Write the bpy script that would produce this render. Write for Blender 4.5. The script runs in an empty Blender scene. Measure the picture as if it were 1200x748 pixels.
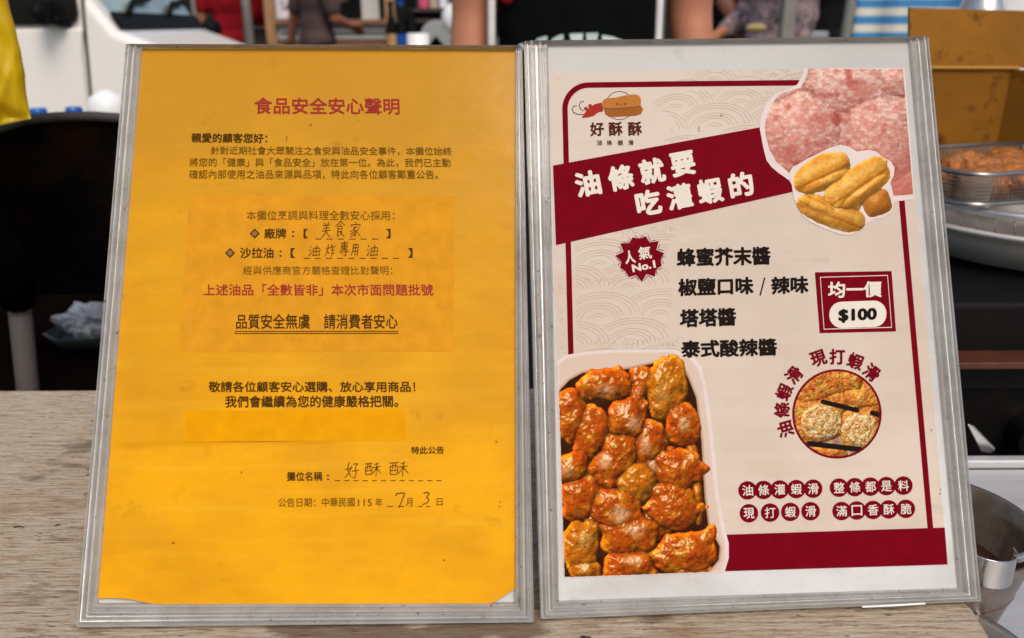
import bpy, bmesh, math, random
import numpy as np
from mathutils import Vector, Matrix, Euler
from mathutils.bvhtree import BVHTree
random.seed(7); np.random.seed(7)
R = math.radians
S = bpy.context.scene
COL = S.collection

# ------------------------------------------------------------------ camera, sky, sun, exposure
F_PX, PITCH, ROLL = 950.0, R(20.0), R(-0.26)
DECK = 0.80                                    # height of the counter top above the ground
CAM = np.array([0.0, 0.0, DECK + 0.284])
cp, sp = math.cos(PITCH), math.sin(PITCH)
FW = np.array([0, cp, -sp]); UP0 = np.array([0, sp, cp]); RT0 = np.array([1.0, 0, 0])
RT = RT0 * math.cos(ROLL) + UP0 * math.sin(ROLL)
UP = -RT0 * math.sin(ROLL) + UP0 * math.cos(ROLL)
cd = bpy.data.cameras.new("camera"); cam = bpy.data.objects.new("camera", cd); COL.objects.link(cam)
cam.matrix_world = Matrix(((RT[0], UP[0], -FW[0], CAM[0]), (RT[1], UP[1], -FW[1], CAM[1]), (RT[2], UP[2], -FW[2], CAM[2]), (0, 0, 0, 1)))
cd.sensor_fit = 'HORIZONTAL'; cd.sensor_width = 36; cd.lens = F_PX / 1200 * 36
cd.clip_start = 0.02; cd.clip_end = 2000
cd.dof.use_dof = True; cd.dof.focus_distance = 0.455; cd.dof.aperture_fstop = 8.5
S.camera = cam

SUN_EL, SUN_AZ = R(54), R(160)                  # low and very soft, from behind the viewer
w = bpy.data.worlds.new("World"); S.world = w; w.use_nodes = True
nt = w.node_tree; bg = nt.nodes['Background']
sky = nt.nodes.new('ShaderNodeTexSky'); sky.sky_type = 'NISHITA'; sky.sun_disc = False
sky.sun_elevation = SUN_EL; sky.sun_rotation = SUN_AZ; sky.air_density = 1.2; sky.dust_density = 3.5; sky.ozone_density = 0.6
nt.links.new(sky.outputs[0], bg.inputs[0]); bg.inputs[1].default_value = 0.12
sl = bpy.data.lights.new("sun", 'SUN'); sl.energy = 1.5; sl.angle = R(24); sl.color = (1, .945, .87)
so = bpy.data.objects.new("sun", sl); COL.objects.link(so)
sd = Vector((math.sin(SUN_AZ) * math.cos(SUN_EL), math.cos(SUN_AZ) * math.cos(SUN_EL), math.sin(SUN_EL)))
so.rotation_euler = sd.to_track_quat('Z', 'Y').to_euler(); so.location = (0, -3, 6)
S.view_settings.view_transform = 'Standard'; S.view_settings.look = 'None'
S.view_settings.exposure = 0.14; S.view_settings.gamma = 1; S.view_settings.use_curve_mapping = False
S.cycles.max_bounces = 8; S.cycles.transparent_max_bounces = 12
S.cycles.use_denoising = True

# ------------------------------------------------------------------ helpers
def lin(v):
    v = np.asarray(v, float) / 255.0
    return np.where(v <= .04045, v / 12.92, ((v + .055) / 1.055) ** 2.4)
def c(r, g, b, k=1.0):
    return tuple(float(min(.95, x * k)) for x in lin((r, g, b)))
def ray(px, py):
    d = FW + RT * ((px - 600) / F_PX) + UP * ((374 - py) / F_PX)
    return d
def at(px, py, Y):
    d = ray(px, py); return Vector(CAM + d * ((Y - CAM[1]) / d[1]))
def on_z(px, py, z):
    d = ray(px, py); return Vector(CAM + d * ((z - CAM[2]) / d[2]))
WM = {}
def link(o, parent=None, mw=None):
    COL.objects.link(o)
    if parent is not None:
        o.parent = parent; WM[o] = WM[parent]
    else:
        WM[o] = mw or Matrix.Identity(4); o.matrix_world = WM[o]
    return o
def tag(o, label, cat, group=None):
    o['label'] = label; o['category'] = cat
    if group: o['group'] = group
    return o
def thing(name, label, cat, loc, rz=0, group=None, mw=None):
    o = bpy.data.objects.new(name, None); o.empty_display_size = .05
    link(o, None, mw or (Matrix.Translation(loc) @ Matrix.Rotation(rz, 4, 'Z')))
    return tag(o, label, cat, group)
def kids(o): return [x for x in bpy.data.objects if x.parent == o]
def copy_tree(o, parent=None, mw=None):
    n = o.copy(); COL.objects.link(n)
    if parent: n.parent = parent
    else: n.matrix_world = mw
    for ch in kids(o): copy_tree(ch, n)
    return n

class MB:
    def __init__(s): s.v = []; s.f = []; s.m = []
    def add(s, V, Fs):
        k = len(s.v); s.v += [tuple(map(float, p)) for p in V]; s.f += [tuple(i + k for i in f) for f in Fs]; return s
    def box(s, cen, size, rot=None):
        x, y, z = (q / 2 for q in size)
        P = [Vector(p) for p in ((-x, -y, -z), (x, -y, -z), (x, y, -z), (-x, y, -z), (-x, -y, z), (x, -y, z), (x, y, z), (-x, y, z))]
        if rot is not None:
            M = rot if isinstance(rot, Matrix) else Euler(rot).to_matrix()
            P = [M @ p for p in P]
        return s.add([p + Vector(cen) for p in P], [(0, 3, 2, 1), (4, 5, 6, 7), (0, 1, 5, 4), (1, 2, 6, 5), (2, 3, 7, 6), (3, 0, 4, 7)])
    def prism(s, pts, off):
        n = len(pts); o = Vector(off); pts = [Vector(p) for p in pts]
        return s.add(pts + [p + o for p in pts], [tuple(range(n - 1, -1, -1)), tuple(range(n, 2 * n))] + [(i, (i + 1) % n, n + (i + 1) % n, n + i) for i in range(n)])
    def tube(s, pts, r, n=10, caps=True, closed=False):
        pts = [Vector(p) for p in pts]; N = len(pts); rr = r if hasattr(r, '__len__') else [r] * N
        rings = []; prev = None
        for i, p in enumerate(pts):
            a = pts[(i - 1) % N] if (closed or i > 0) else p; b = pts[(i + 1) % N] if (closed or i < N - 1) else p
            t = (b - a).normalized()
            u = (prev - t * prev.dot(t)) if prev is not None else t.orthogonal()
            if u.length < 1e-6: u = t.orthogonal()
            u.normalize(); prev = u; w_ = t.cross(u)
            rings.append([p + (u * math.cos(2 * math.pi * k / n) + w_ * math.sin(2 * math.pi * k / n)) * rr[i] for k in range(n)])
        V = [q for g in rings for q in g]; Fs = []
        for i in range(N if closed else N - 1):
            j = (i + 1) % N
            for k in range(n): Fs.append((i * n + k, i * n + (k + 1) % n, j * n + (k + 1) % n, j * n + k))
        if caps and not closed: Fs += [tuple(range(n - 1, -1, -1)), tuple(range((N - 1) * n, N * n))]
        return s.add(V, Fs)
    def lathe(s, cen, prof, n=40, M=None, sx=1, sy=1):
        V = []; Fs = []; cen = Vector(cen)
        for (r, z) in prof:
            for k in range(n):
                p = Vector((r * sx * math.cos(2 * math.pi * k / n), r * sy * math.sin(2 * math.pi * k / n), z))
                V.append((M @ p if M else p) + cen)
        for i in range(len(prof) - 1):
            for k in range(n): Fs.append((i * n + k, i * n + (k + 1) % n, (i + 1) * n + (k + 1) % n, (i + 1) * n + k))
        Fs.append(tuple(range(n - 1, -1, -1))); Fs.append(tuple(range((len(prof) - 1) * n, len(prof) * n)))
        return s.add(V, Fs)
    def ell(s, cen, rad, n=16, rot=None, jit=0):
        V = []; Fs = []; cen = Vector(cen); M = Euler(rot).to_matrix() if rot is not None else None
        rows = n // 2 + 1
        for i in range(rows):
            th = math.pi * i / (rows - 1)
            for k in range(n):
                ph = 2 * math.pi * k / n
                q = 1 + (random.uniform(-jit, jit) if 0 < i < rows - 1 else 0)
                p = Vector((rad[0] * math.sin(th) * math.cos(ph), rad[1] * math.sin(th) * math.sin(ph), rad[2] * math.cos(th))) * q
                V.append((M @ p if M else p) + cen)
        for i in range(rows - 1):
            for k in range(n): Fs.append((i * n + k, (i + 1) * n + k, (i + 1) * n + (k + 1) % n, i * n + (k + 1) % n))
        return s.add(V, Fs)
    def cap(s, a, b, ra, rb, n=12):
        a = Vector(a); b = Vector(b); t = (b - a); L = t.length; t.normalize()
        pts = []; rr = []
        for q in (-.999, -.8, -.45): pts.append(a + t * ra * q); rr.append(ra * math.sqrt(1 - q * q))
        pts.append(a); rr.append(ra); pts.append(b); rr.append(rb)
        for q in (.45, .8, .999): pts.append(b + t * rb * q); rr.append(rb * math.sqrt(1 - q * q))
        return s.tube(pts, rr, n)
    def mesh(s, name):
        me = bpy.data.meshes.new(name); me.from_pydata(s.v, [], s.f); me.update()
        return me
    def build(s, name, m, parent=None, base=None, local=False, smooth=False, bevel=0, fix=True, label=None, cat=None, group=None, sub=0):
        mw = None
        if parent is None:
            mw = Matrix.Translation(base if base is not None else (0, 0, 0))
        if not local:
            I = (WM[parent] if parent is not None else mw).inverted()
            s.v = [tuple(I @ Vector(p)) for p in s.v]
        me = s.mesh(name)
        if fix:
            b = bmesh.new(); b.from_mesh(me); bmesh.ops.remove_doubles(b, verts=b.verts, dist=1e-6)
            bmesh.ops.recalc_face_normals(b, faces=b.faces); b.to_mesh(me); b.free()
        me.materials.append(m)
        if smooth: me.polygons.foreach_set('use_smooth', [True] * len(me.polygons))
        o = bpy.data.objects.new(name, me); link(o, parent, mw)
        if bevel:
            q = o.modifiers.new('bevel', 'BEVEL'); q.width = bevel; q.segments = 3; q.limit_method = 'ANGLE'; q.angle_limit = R(35)
            me.polygons.foreach_set('use_smooth', [True] * len(me.polygons))
            q2 = o.modifiers.new('wn', 'WEIGHTED_NORMAL'); q2.keep_sharp = True
        if sub:
            q = o.modifiers.new('sub', 'SUBSURF'); q.levels = sub; q.render_levels = sub
        if label: o['label'] = label
        if cat: o['category'] = cat
        if group: o['group'] = group
        return o

def mat(name, rgb, rough=.5, metal=0, var=0, vs=8, stretch=(1, 1, 1), bump=0, bs=60, coat=0, coat_r=.1, spec=.5, dark=None, dark_s=4, dark_t=.6, alpha=1, rvar=0, sheen=0):
    m = bpy.data.materials.new(name); m.use_nodes = True; t = m.node_tree; N = t.nodes; L = t.links
    b = N['Principled BSDF']; b.inputs['Base Color'].default_value = (*rgb, 1); b.inputs['Roughness'].default_value = rough
    b.inputs['Metallic'].default_value = metal; b.inputs['Specular IOR Level'].default_value = spec
    b.inputs['Coat Weight'].default_value = coat; b.inputs['Coat Roughness'].default_value = coat_r; b.inputs['Alpha'].default_value = alpha
    b.inputs['Sheen Weight'].default_value = sheen
    tc = N.new('ShaderNodeTexCoord'); mp = N.new('ShaderNodeMapping'); mp.inputs['Scale'].default_value = stretch
    L.new(tc.outputs['Object'], mp.inputs[0])
    last = None
    if var:
        n = N.new('ShaderNodeTexNoise'); n.inputs['Scale'].default_value = vs; n.inputs['Detail'].default_value = 6; n.inputs['Roughness'].default_value = .6
        L.new(mp.outputs[0], n.inputs[0])
        r = N.new('ShaderNodeValToRGB'); r.color_ramp.elements[0].position = .3; r.color_ramp.elements[1].position = .7
        r.color_ramp.elements[0].color = (*[x * (1 - var) for x in rgb], 1); r.color_ramp.elements[1].color = (*[min(.95, x * (1 + var)) for x in rgb], 1)
        L.new(n.outputs[0], r.inputs[0]); last = r.outputs[0]
        if rvar:
            mr = N.new('ShaderNodeMapRange'); mr.inputs[3].default_value = max(.02, rough - rvar); mr.inputs[4].default_value = rough + rvar
            L.new(n.outputs[0], mr.inputs[0]); L.new(mr.outputs[0], b.inputs['Roughness'])
    if dark:
        n = N.new('ShaderNodeTexNoise'); n.inputs['Scale'].default_value = dark_s; n.inputs['Detail'].default_value = 8; n.inputs['Roughness'].default_value = .65
        L.new(mp.outputs[0], n.inputs[0])
        r = N.new('ShaderNodeMapRange'); r.inputs[1].default_value = dark_t; r.inputs[2].default_value = dark_t + .12
        L.new(n.outputs[0], r.inputs[0])
        x = N.new('ShaderNodeMix'); x.data_type = 'RGBA'
        if last: L.new(last, x.inputs[6])
        else: x.inputs[6].default_value = (*rgb, 1)
        x.inputs[7].default_value = (*dark, 1); L.new(r.outputs[0], x.inputs[0]); last = x.outputs[2]
    if last: L.new(last, b.inputs['Base Color'])
    if bump:
        n = N.new('ShaderNodeTexNoise'); n.inputs['Scale'].default_value = bs; n.inputs['Detail'].default_value = 5
        L.new(mp.outputs[0], n.inputs[0]); q = N.new('ShaderNodeBump'); q.inputs['Strength'].default_value = bump; q.inputs['Distance'].default_value = .01
        L.new(n.outputs[0], q.inputs['Height']); L.new(q.outputs[0], b.inputs['Normal'])
        if coat: L.new(q.outputs[0], b.inputs['Coat Normal'])
    return m

# ------------------------------------------------------------------ materials
KP = 0.84                                       # print reflectance per displayed value
def ink(name, r, g, b, var=.06, k=None):
    k = k or KP          # colour printed on the sheets behind glossy clear film
    return mat(name, c(r, g, b, k), .7, var=var, vs=90, coat=.0, coat_r=.3, spec=.03)
def paper_mat(name, base, mott, speck, streak, haze_smudge):
    m = bpy.data.materials.new(name); m.use_nodes = True; t = m.node_tree; N = t.nodes; L = t.links; b = N['Principled BSDF']
    b.inputs['Roughness'].default_value = .6; b.inputs['Specular IOR Level'].default_value = .08
    b.inputs['Coat Weight'].default_value = .13; b.inputs['Coat Roughness'].default_value = .14
    tc = N.new('ShaderNodeTexCoord')
    def noise(scale, st=(1, 1, 1), det=6, ro=.6):
        mp = N.new('ShaderNodeMapping'); mp.inputs['Scale'].default_value = st; L.new(tc.outputs['Object'], mp.inputs[0])
        n = N.new('ShaderNodeTexNoise'); n.inputs['Scale'].default_value = scale; n.inputs['Detail'].default_value = det; n.inputs['Roughness'].default_value = ro
        L.new(mp.outputs[0], n.inputs[0]); return n.outputs[0]
    def mr(v, a, b2, lo, hi):
        r = N.new('ShaderNodeMapRange'); r.inputs[1].default_value = a; r.inputs[2].default_value = b2; r.inputs[3].default_value = lo; r.inputs[4].default_value = hi
        L.new(v, r.inputs[0]); return r.outputs[0]
    def mix(a, col, f):
        x = N.new('ShaderNodeMix'); x.data_type = 'RGBA'
        if isinstance(a, tuple): x.inputs[6].default_value = (*a, 1)
        else: L.new(a, x.inputs[6])
        x.inputs[7].default_value = (*col, 1); L.new(f, x.inputs[0]); return x.outputs[2]
    a = mix(base, mott, mr(noise(14, (1, 1.6, 1)), .40, .66, 0, .9))
    a = mix(a, streak, mr(noise(9, (1, 14, 1), 8), .5, .72, 0, .5))
    a = mix(a, mott, mr(noise(70, (1.8, 1, 1), 4), .58, .75, 0, .35))
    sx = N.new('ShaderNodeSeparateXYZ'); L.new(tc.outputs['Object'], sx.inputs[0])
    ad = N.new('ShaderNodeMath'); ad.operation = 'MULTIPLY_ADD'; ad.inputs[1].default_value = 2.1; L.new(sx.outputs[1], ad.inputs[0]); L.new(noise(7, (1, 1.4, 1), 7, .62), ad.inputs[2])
    a = mix(a, haze_smudge, mr(ad.outputs[0], .62, 1.06, 0, .85))  # duller towards the top: reflected film haze painted in, mixed with smudges
    a = mix(a, speck, mr(noise(24, (1, 1.3, 1), 9, .7), .60, .74, 0, .38))
    a = mix(a, speck, mr(noise(120, (1, 1, 1), 2), .735, .765, 0, .75))
    L.new(a, b.inputs['Base Color'])
    q = N.new('ShaderNodeBump'); q.inputs['Strength'].default_value = .3; q.inputs['Distance'].default_value = .004
    L.new(noise(9, (1, 1.8, 1), 4), q.inputs['Height']); L.new(q.outputs[0], b.inputs['Normal']); L.new(q.outputs[0], b.inputs['Coat Normal'])
    return m
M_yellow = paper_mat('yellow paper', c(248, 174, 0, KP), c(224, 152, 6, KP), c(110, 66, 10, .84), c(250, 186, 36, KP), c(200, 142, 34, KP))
M_white = paper_mat('white paper', c(224, 221, 217, KP), c(198, 193, 187, KP), c(104, 94, 86, KP), c(228, 225, 220, KP), c(194, 190, 184, KP))
M_beige = paper_mat('beige print', c(224, 205, 186, KP), c(212, 190, 168, KP), c(110, 90, 75, KP), c(230, 213, 196, KP), c(208, 190, 172, KP))
M_shade = ink('orange print', 226, 154, 36, .10)
M_shade2 = ink('amber print', 238, 162, 8, .08); M_red_ink = ink('red ink', 168, 52, 48); M_dark_ink = ink('dark brown ink', 82, 52, 16, .2); M_thin_ink = ink('olive ink', 126, 88, 22, .2)
M_pen = ink('pen ink', 96, 56, 24, .2)
M_black_ink = ink('black ink', 34, 24, 20); M_maroon = ink('maroon ink', 122, 4, 24, .12); M_cream = ink('cream ink', 236, 224, 208)
M_wave = ink('tan line ink', 190, 166, 144); M_outline = ink('pale outline', 232, 214, 206); M_brown_ink = ink('brown ink', 86, 40, 30)
M_logo_red = ink('logo red', 170, 52, 40); M_bun = ink('bun ink', 192, 120, 56); M_bun_d = ink('bun shade ink', 164, 96, 40); M_logo_line = ink('logo line', 96, 74, 66)
M_diamond = ink('grey ink', 150, 112, 60)

def clear_plastic():
    m = bpy.data.materials.new('clear acrylic'); m.use_nodes = True; t = m.node_tree; N = t.nodes; L = t.links; b = N['Principled BSDF']
    b.inputs['Roughness'].default_value = .08; b.inputs['Specular IOR Level'].default_value = 1.0; b.inputs['Coat Weight'].default_value = 1; b.inputs['Coat Roughness'].default_value = .03; b.inputs['Coat IOR'].default_value = 1.8
    tc = N.new('ShaderNodeTexCoord'); n = N.new('ShaderNodeTexNoise'); n.inputs['Scale'].default_value = 30; n.inputs['Detail'].default_value = 8; n.inputs['Roughness'].default_value = .7
    L.new(tc.outputs['Object'], n.inputs[0]); r = N.new('ShaderNodeValToRGB')
    r.color_ramp.elements[0].position = .3; r.color_ramp.elements[0].color = (*c(178, 171, 162), 1); r.color_ramp.elements[1].position = .6; r.color_ramp.elements[1].color = (*c(216, 212, 206), 1)
    L.new(n.outputs[0], r.inputs[0]); 
    n3 = N.new('ShaderNodeTexNoise'); n3.inputs['Scale'].default_value = 330; n3.inputs['Detail'].default_value = 2; L.new(tc.outputs['Object'], n3.inputs[0])
    mr = N.new('ShaderNodeMapRange'); mr.inputs[1].default_value = .68; mr.inputs[2].default_value = .74; L.new(n3.outputs[0], mr.inputs[0])
    x = N.new('ShaderNodeMix'); x.data_type = 'RGBA'; x.inputs[7].default_value = (*c(60, 50, 42), 1); L.new(r.outputs[0], x.inputs[6]); L.new(mr.outputs[0], x.inputs[0])
    L.new(x.outputs[2], b.inputs['Base Color'])
    q = N.new('ShaderNodeBump'); q.inputs['Strength'].default_value = .12; q.inputs['Distance'].default_value = .002; L.new(n.outputs[0], q.inputs['Height']); L.new(q.outputs[0], b.inputs['Normal'])
    tr = N.new('ShaderNodeBsdfTransparent'); tr.inputs[0].default_value = (.85, .84, .82, 1)
    mx = N.new('ShaderNodeMixShader'); mx.inputs[0].default_value = .52
    L.new(tr.outputs[0], mx.inputs[1]); L.new(b.outputs[0], mx.inputs[2]); L.new(mx.outputs[0], N['Material Output'].inputs[0])
    return m
M_clear = clear_plastic()
def wood():
    m = bpy.data.materials.new('weathered wood'); m.use_nodes = True; t = m.node_tree; N = t.nodes; L = t.links; b = N['Principled BSDF']
    b.inputs['Roughness'].default_value = .75; b.inputs['Specular IOR Level'].default_value = .3
    tc = N.new('ShaderNodeTexCoord')
    def noise(scale, st, det=8, ro=.65):
        mp = N.new('ShaderNodeMapping'); mp.inputs['Scale'].default_value = st; L.new(tc.outputs['Object'], mp.inputs[0])
        n = N.new('ShaderNodeTexNoise'); n.inputs['Scale'].default_value = scale; n.inputs['Detail'].default_value = det; n.inputs['Roughness'].default_value = ro
        L.new(mp.outputs[0], n.inputs[0]); return n.outputs[0]
    def ramp(v, st):
        r = N.new('ShaderNodeValToRGB'); e = r.color_ramp.elements
        while len(e) < len(st): e.new(.5)
        for i, (p, col) in enumerate(st): e[i].position = p; e[i].color = (*col, 1)
        L.new(v, r.inputs[0]); return r.outputs[0]
    def mix(a, b2, f, mode='MIX'):
        x = N.new('ShaderNodeMix'); x.data_type = 'RGBA'; x.blend_type = mode
        for k, q in ((6, a), (7, b2)):
            if isinstance(q, tuple): x.inputs[k].default_value = (*q, 1)
            else: L.new(q, x.inputs[k])
        if isinstance(f, float): x.inputs[0].default_value = f
        else: L.new(f, x.inputs[0])
        return x.outputs[2]
    fine = noise(40, (1, 13, 13), 12, .78); fibre = noise(80, (1, 5, 5), 5, .75); broad = noise(5, (1, 2.2, 2.2), 9, .68)
    a = ramp(fine, [(.33, c(118, 86, 64)), (.42, c(206, 174, 144)), (.50, c(248, 226, 200)), (.62, c(255, 244, 226))])
    bl = ramp(broad, [(.33, c(206, 174, 148)), (.45, c(253, 243, 230)), (.7, c(255, 252, 246))])
    a = mix(a, bl, .8, 'MULTIPLY')
    cr = N.new('ShaderNodeMapRange'); cr.inputs[1].default_value = .58; cr.inputs[2].default_value = .66; L.new(fibre, cr.inputs[0])
    a = mix(a, c(122, 92, 70), cr.outputs[0])
    ch_ = N.new('ShaderNodeMapRange'); ch_.inputs[1].default_value = .57; ch_.inputs[2].default_value = .63; ch_.inputs[4].default_value = .7; L.new(noise(15, (1, 3.2, 1), 10, .75), ch_.inputs[0])
    a = mix(a, c(176, 148, 124), ch_.outputs[0])
    st = N.new('ShaderNodeMapRange'); st.inputs[1].default_value = .57; st.inputs[2].default_value = .62; st.inputs[4].default_value = .75; L.new(noise(7, (1, 2.6, 1), 7, .6), st.inputs[0])
    a = mix(a, c(134, 104, 80), st.outputs[0])
    sk = N.new('ShaderNodeMapRange'); sk.inputs[1].default_value = .66; sk.inputs[2].default_value = .70; L.new(noise(38, (1, 2.2, 1), 3), sk.inputs[0])
    a = mix(a, c(58, 36, 26), sk.outputs[0])
    L.new(a, b.inputs['Base Color'])
    q = N.new('ShaderNodeBump'); q.inputs['Strength'].default_value = .9; q.inputs['Distance'].default_value = .006
    ad = N.new('ShaderNodeMath'); ad.operation = 'ADD'; L.new(fine, ad.inputs[0]); L.new(fibre, ad.inputs[1]); L.new(ad.outputs[0], q.inputs['Height']); L.new(q.outputs[0], b.inputs['Normal'])
    return m
M_wood = wood()
M_woodedge = mat('raw wood edge', c(150, 122, 96), .8, var=.3, vs=20, stretch=(1, 1, 8), bump=.4, bs=80)
M_asphalt = mat('asphalt', (.055, .053, .05), .9, var=.35, vs=3, bump=.4, bs=120)
M_vanwhite = mat('white car paint', c(244, 238, 230), .3, coat=.6, coat_r=.05, var=.03, vs=2)
M_glass = mat('dark car glass', (.006, .007, .007), .1, spec=.25, var=.3, vs=2)
M_screen = mat('windscreen glass', c(150, 164, 154), .06, spec=.9, var=.5, vs=3)
M_blackp = mat('black plastic', (.005, .0045, .0045), .6, var=.3, vs=6, bump=.1, spec=.1)
M_rubber = mat('tyre rubber', (.015, .015, .015), .85, var=.2, vs=20)
M_blackcloth = mat('black fabric', (.003, .0026, .0024), .9, var=.5, vs=9, bump=.5, bs=14, spec=.0, dark=(.010, .004, .002), dark_s=9, dark_t=.52)
M_soot = mat('matt black', (.004, .0022, .002), 1, var=.3, vs=6, spec=0)
M_seam = mat('dark grey piping', (.045, .04, .038), .7, var=.2)
M_greyplastic = mat('grey plastic', c(104, 94, 90), .5, var=.15, vs=9, bump=.1, dark=c(80, 70, 64), dark_s=12)
M_yellowbag = mat('yellow plastic film', c(252, 206, 12), .35, var=.18, vs=7, bump=.6, bs=11, coat=.3)
def _tl(m, f):
    t = m.node_tree; N = t.nodes; b = N['Principled BSDF']; tr = N.new('ShaderNodeBsdfTranslucent'); tr.inputs[0].default_value = b.inputs['Base Color'].default_value
    mx = N.new('ShaderNodeMixShader'); mx.inputs[0].default_value = f; t.links.new(b.outputs[0], mx.inputs[1]); t.links.new(tr.outputs[0], mx.inputs[2]); t.links.new(mx.outputs[0], N['Material Output'].inputs[0])
_tl(M_yellowbag, .4)
M_blue = mat('blue plastic', c(20, 92, 180), .35, var=.05)
M_bottle = mat('clear bottle plastic', c(190, 205, 205), .1, var=.05, alpha=.5)
M_steel = mat('stainless steel', (.60, .59, .57), .26, .85, var=.12, vs=10, bump=.06, bs=20, rvar=.08)
M_steel_old = mat('scorched steel', (.22, .17, .13), .32, .6, var=.45, vs=30, bump=.15, bs=60, dark=(.12, .07, .035), dark_s=16, dark_t=.54, rvar=.12)
M_worktop = mat('brushed steel top', (.54, .53, .53), .45, .35, var=.1, vs=6, stretch=(1, 8, 1), bump=.06, bs=30, rvar=.08)
M_sauce = mat('brown sauce', c(74, 38, 18), .25, var=.4, vs=26, bump=.3, bs=30, coat=.5)
M_mirror = mat('polished steel', (.50, .48, .46), .09, 1, var=.1, vs=30)
M_wire = mat('fryer wire', (.36, .34, .32), .28, 1, var=.2, vs=30)
M_chicken = mat('fried crust', c(172, 100, 24), .5, var=.55, vs=45, bump=1.0, bs=90, dark=c(92, 38, 8), dark_s=40, dark_t=.56, coat=.25)
def carton_mat():
    return mat('oily cardboard', c(136, 88, 22), .8, var=.25, vs=6, bump=.12, bs=40, dark=c(84, 46, 6), dark_s=30, dark_t=.55, spec=.15)
M_carton = carton_mat()
M_stove = mat('black stove enamel', (.004, .0035, .003), .6, spec=.12, var=.5, vs=9, dark=(.02, .006, .003), dark_s=14, dark_t=.58)
M_rust = mat('rusty trim', c(84, 42, 26), .55, .3, var=.4, vs=20)
M_skin = mat('skin', c(186, 120, 88), .5, var=.06, vs=8, bump=.05, bs=150)
M_skin_d = mat('tanned skin', c(150, 92, 66), .5, var=.08, vs=8)
M_hair = mat('black hair', (.012, .01, .009), .5, bump=.5, bs=90)
M_trim = mat('white piping', c(232, 228, 224), .6, var=.08, vs=30)
M_print_white = mat('white chest print', c(206, 222, 220), .6, var=.14, vs=40)
M_top = mat('black jersey', (.003, .0038, .004), .85, var=.5, vs=9, bump=.4, bs=11, spec=.08)
def cloth(name, r, g, b, **k): return mat(name, c(r, g, b), .85, var=k.pop('var', .15), vs=k.pop('vs', 7), bump=.35, bs=14, spec=.2, **k)
M_browntee = cloth('brown cloth', 84, 66, 64); M_redcloth = cloth('red cloth', 136, 6, 20, var=.4); M_navy = cloth('navy cloth', 26, 28, 40)
M_bluecloth = cloth('blue cloth', 30, 78, 160); M_jean = cloth('denim', 44, 74, 116); M_black2 = cloth('dark cloth', 18, 17, 18); M_darkred = cloth('dark red sleeve', 70, 22, 24)
M_floral = cloth('patterned cloth', 160, 138, 138, var=.7, vs=26, dark=c(60, 40, 44), dark_s=30, dark_t=.52)
M_greycl = cloth('grey cloth', 96, 92, 94, var=.5, vs=30)
M_woodtrim = mat('brown wood', c(140, 96, 70), .6, var=.2, vs=5, stretch=(1, 6, 6))
M_tan = mat('tan wood post', c(176, 132, 88), .6, var=.25, vs=6, stretch=(6, 6, 1))
M_whitepanel = mat('white laminate', c(206, 206, 200), .4, var=.06, vs=4)
M_greypanel = mat('grey panel', c(150, 152, 150), .4, var=.08, vs=4)
M_whitepl = mat('white plastic', c(236, 234, 230), .4, var=.06, vs=6, bump=.15, bs=18)
M_pole = mat('galvanised pole', c(150, 144, 134), .4, .4, var=.15, vs=12)
M_pink = mat('pink wrapper', c(206, 80, 116), .4, var=.2, vs=20); M_tanbox = mat('tan card box', c(176, 160, 138), .7, var=.15)
M_film = mat('crumpled clear film', c(226, 220, 216), .12, var=.5, vs=40, bump=.8, bs=80, alpha=.85, spec=.9)
M_poster = mat('white poster', c(232, 232, 238), .5, var=.04)
M_crate = mat('pale grey plastic', c(168, 172, 178), .5, var=.1)
M_sand = mat('bread crust', c(206, 176, 120), .7, var=.2, vs=30)
M_leather = mat('dark brown panel', c(70, 50, 44), .6, var=.3)
def stripes():
    m = mat('striped tarp', c(222, 218, 206), .6, bump=.2, bs=6); t = m.node_tree; N = t.nodes; L = t.links
    tc = N.new('ShaderNodeTexCoord'); sx = N.new('ShaderNodeSeparateXYZ'); L.new(tc.outputs['Object'], sx.inputs[0])
    a = N.new('ShaderNodeMath'); a.operation = 'MULTIPLY'; a.inputs[1].default_value = 1 / .064; L.new(sx.outputs[2], a.inputs[0])
    f = N.new('ShaderNodeMath'); f.operation = 'FRACT'; L.new(a.outputs[0], f.inputs[0])
    r = N.new('ShaderNodeValToRGB'); e = r.color_ramp.elements; e[0].position = 0; e[0].color = (*c(226, 220, 206), 1); e[1].position = .5; e[1].color = (*c(56, 132, 186), 1)
    x = e.new(.47); x.color = (*c(222, 216, 202), 1); x = e.new(.97); x.color = (*c(60, 138, 190), 1)
    L.new(f.outputs[0], r.inputs[0]); L.new(r.outputs[0], N['Principled BSDF'].inputs['Base Color']); return m
M_tarp = stripes()

# ------------------------------------------------------------------ ground and counter
g = MB(); g.add([(-300, -300, 0), (300, -300, 0), (300, 900, 0), (-300, 900, 0)], [(0, 1, 2, 3)])
go = g.build('ground', M_asphalt, fix=False); go['kind'] = 'structure'; go['label'] = 'grey asphalt market street'

ct = thing('wooden_counter', 'weathered grey brown plank counter under the two display signs', 'counter', (-.2, .35, 0))
A = on_z(1140, 712, DECK); B = on_z(1162, 748, DECK); bk = on_z(50, 457, DECK)
d = (B - A).normalized(); P_f = A + d * .25
tt = (bk.y - A.y) / d.y; P_b = A + d * tt
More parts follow.
